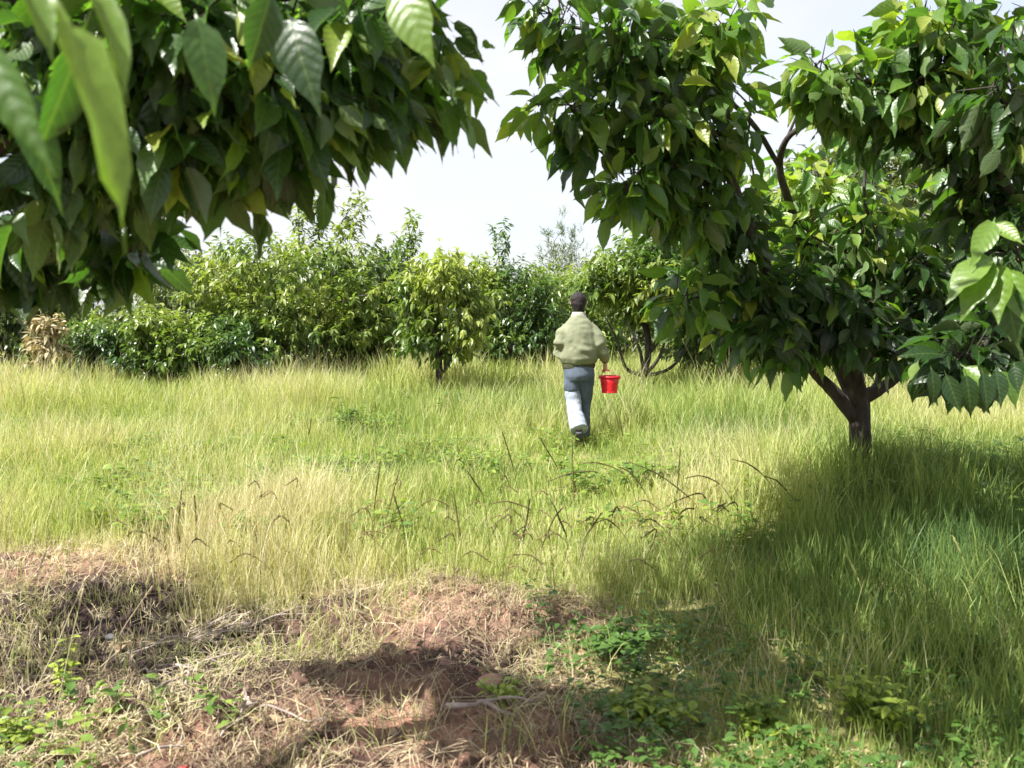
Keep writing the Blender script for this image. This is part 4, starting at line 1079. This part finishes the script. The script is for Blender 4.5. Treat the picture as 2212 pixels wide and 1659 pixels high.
shoe([(-.012, -.27, .215), (-.008, -.225, .15), (-.004, -.16, .07), (0, -.12, .02)])
# hair
bm = bmesh.new()
loft(bm, [((0, .045, 1.455), .040, .034), ((0, .048, 1.49), .064, .058), ((0, .06, 1.55), .084, .088), ((0, .07, 1.60), .088, .100), ((0, .08, 1.645), .076, .088), ((0, .085, 1.675), .048, .058), ((0, .085, 1.69), .015, .02)])
fuse(bm, 'hair', M_hair, person, .006, 9, .010, 16)
person.rotation_euler = (0, 0, 0)

# ------------------------------------------------------------------ the bucket
M_red = noise_mat('red_plastic', [(0.35, (0.50, 0.012, 0.02)), (0.6, (0.72, 0.012, 0.025))], 14, rough=.48, bump=.15, spec=.45)
M_wire = noise_mat('handle_wire', [(0.3, (0.45, 0.42, 0.4)), (0.7, (0.7, 0.65, 0.6))], 10, rough=.4)
hx, hy, hz = PX + .297, PY + .065, PZ + .842       # where the fingers close
bk = empty('bucket', (hx + .045, hy, PZ + .60), 'small red plastic bucket carried in the right hand of the walker', 'bucket')
def revolve(name, mat, prof, parent, seg=48):
    bm = bmesh.new(); prev = None
    for r_, z_ in prof:
        vs = [bm.verts.new((r_ * math.cos(2 * math.pi * i / seg), r_ * math.sin(2 * math.pi * i / seg), z_)) for i in range(seg)]
        if prev:
            for i in range(seg): bm.faces.new((prev[i], prev[(i + 1) % seg], vs[(i + 1) % seg], vs[i]))
        else: bm.faces.new(list(reversed(vs)))
        prev = vs
    bm.faces.new(prev)
    bmesh.ops.recalc_face_normals(bm, faces=bm.faces)
    me = bpy.data.meshes.new(name); bm.to_mesh(me); bm.free(); me.materials.append(mat)
    for p in me.polygons: p.use_smooth = len(p.vertices) == 4
    o = bpy.data.objects.new(name, me); C.objects.link(o); o.parent = parent; return o
revolve('pail', M_red, [(.080, .0), (.083, .004), (.085, .018), (.097, .10), (.106, .165), (.103, .165), (.094, .10), (.081, .018), (.078, .008)], bk)
revolve('rim', M_red, [(.1065, .155), (.113, .157), (.115, .166), (.113, .175), (.108, .178), (.1025, .175), (.1025, .160)], bk)
revolve('foot_ring', M_red, [(.074, -.008), (.0865, -.008), (.0875, .006), (.084, .0085)], bk)
g = Geo(); a0 = np.array((-.112, 0, .158)); a1 = np.array((.112, 0, .158)); tp = np.array((hx, hy, hz)) - np.array(bk.location)
pts = catmull([a0, a0 * .8 + np.array((0, 0, .06)), tp, a1 * .75 + np.array((0, 0, .055)), a1], 6)
g.tube(pts, .0042, 6); h_ = g.build('handle', M_wire); h_.parent = bk
g = Geo(); g.tube([tp + np.array((-.035, 0, -.008)), tp, tp + np.array((.04, 0, -.006))], .008, 8); h_ = g.build('grip', M_red); h_.parent = bk
for s in (-1, 1):
    bm = bmesh.new(); bmesh.ops.create_cube(bm, size=1); bmesh.ops.scale(bm, vec=(.012, .026, .03), verts=bm.verts); bmesh.ops.bevel(bm, geom=bm.edges[:], offset=.003, segments=2, affect='EDGES')
    me = bpy.data.meshes.new('handle_lug'); bm.to_mesh(me); bm.free(); me.materials.append(M_red)
    o = bpy.data.objects.new('handle_lug', me); C.objects.link(o); o.parent = bk; o.location = (s * .114, 0, .155)
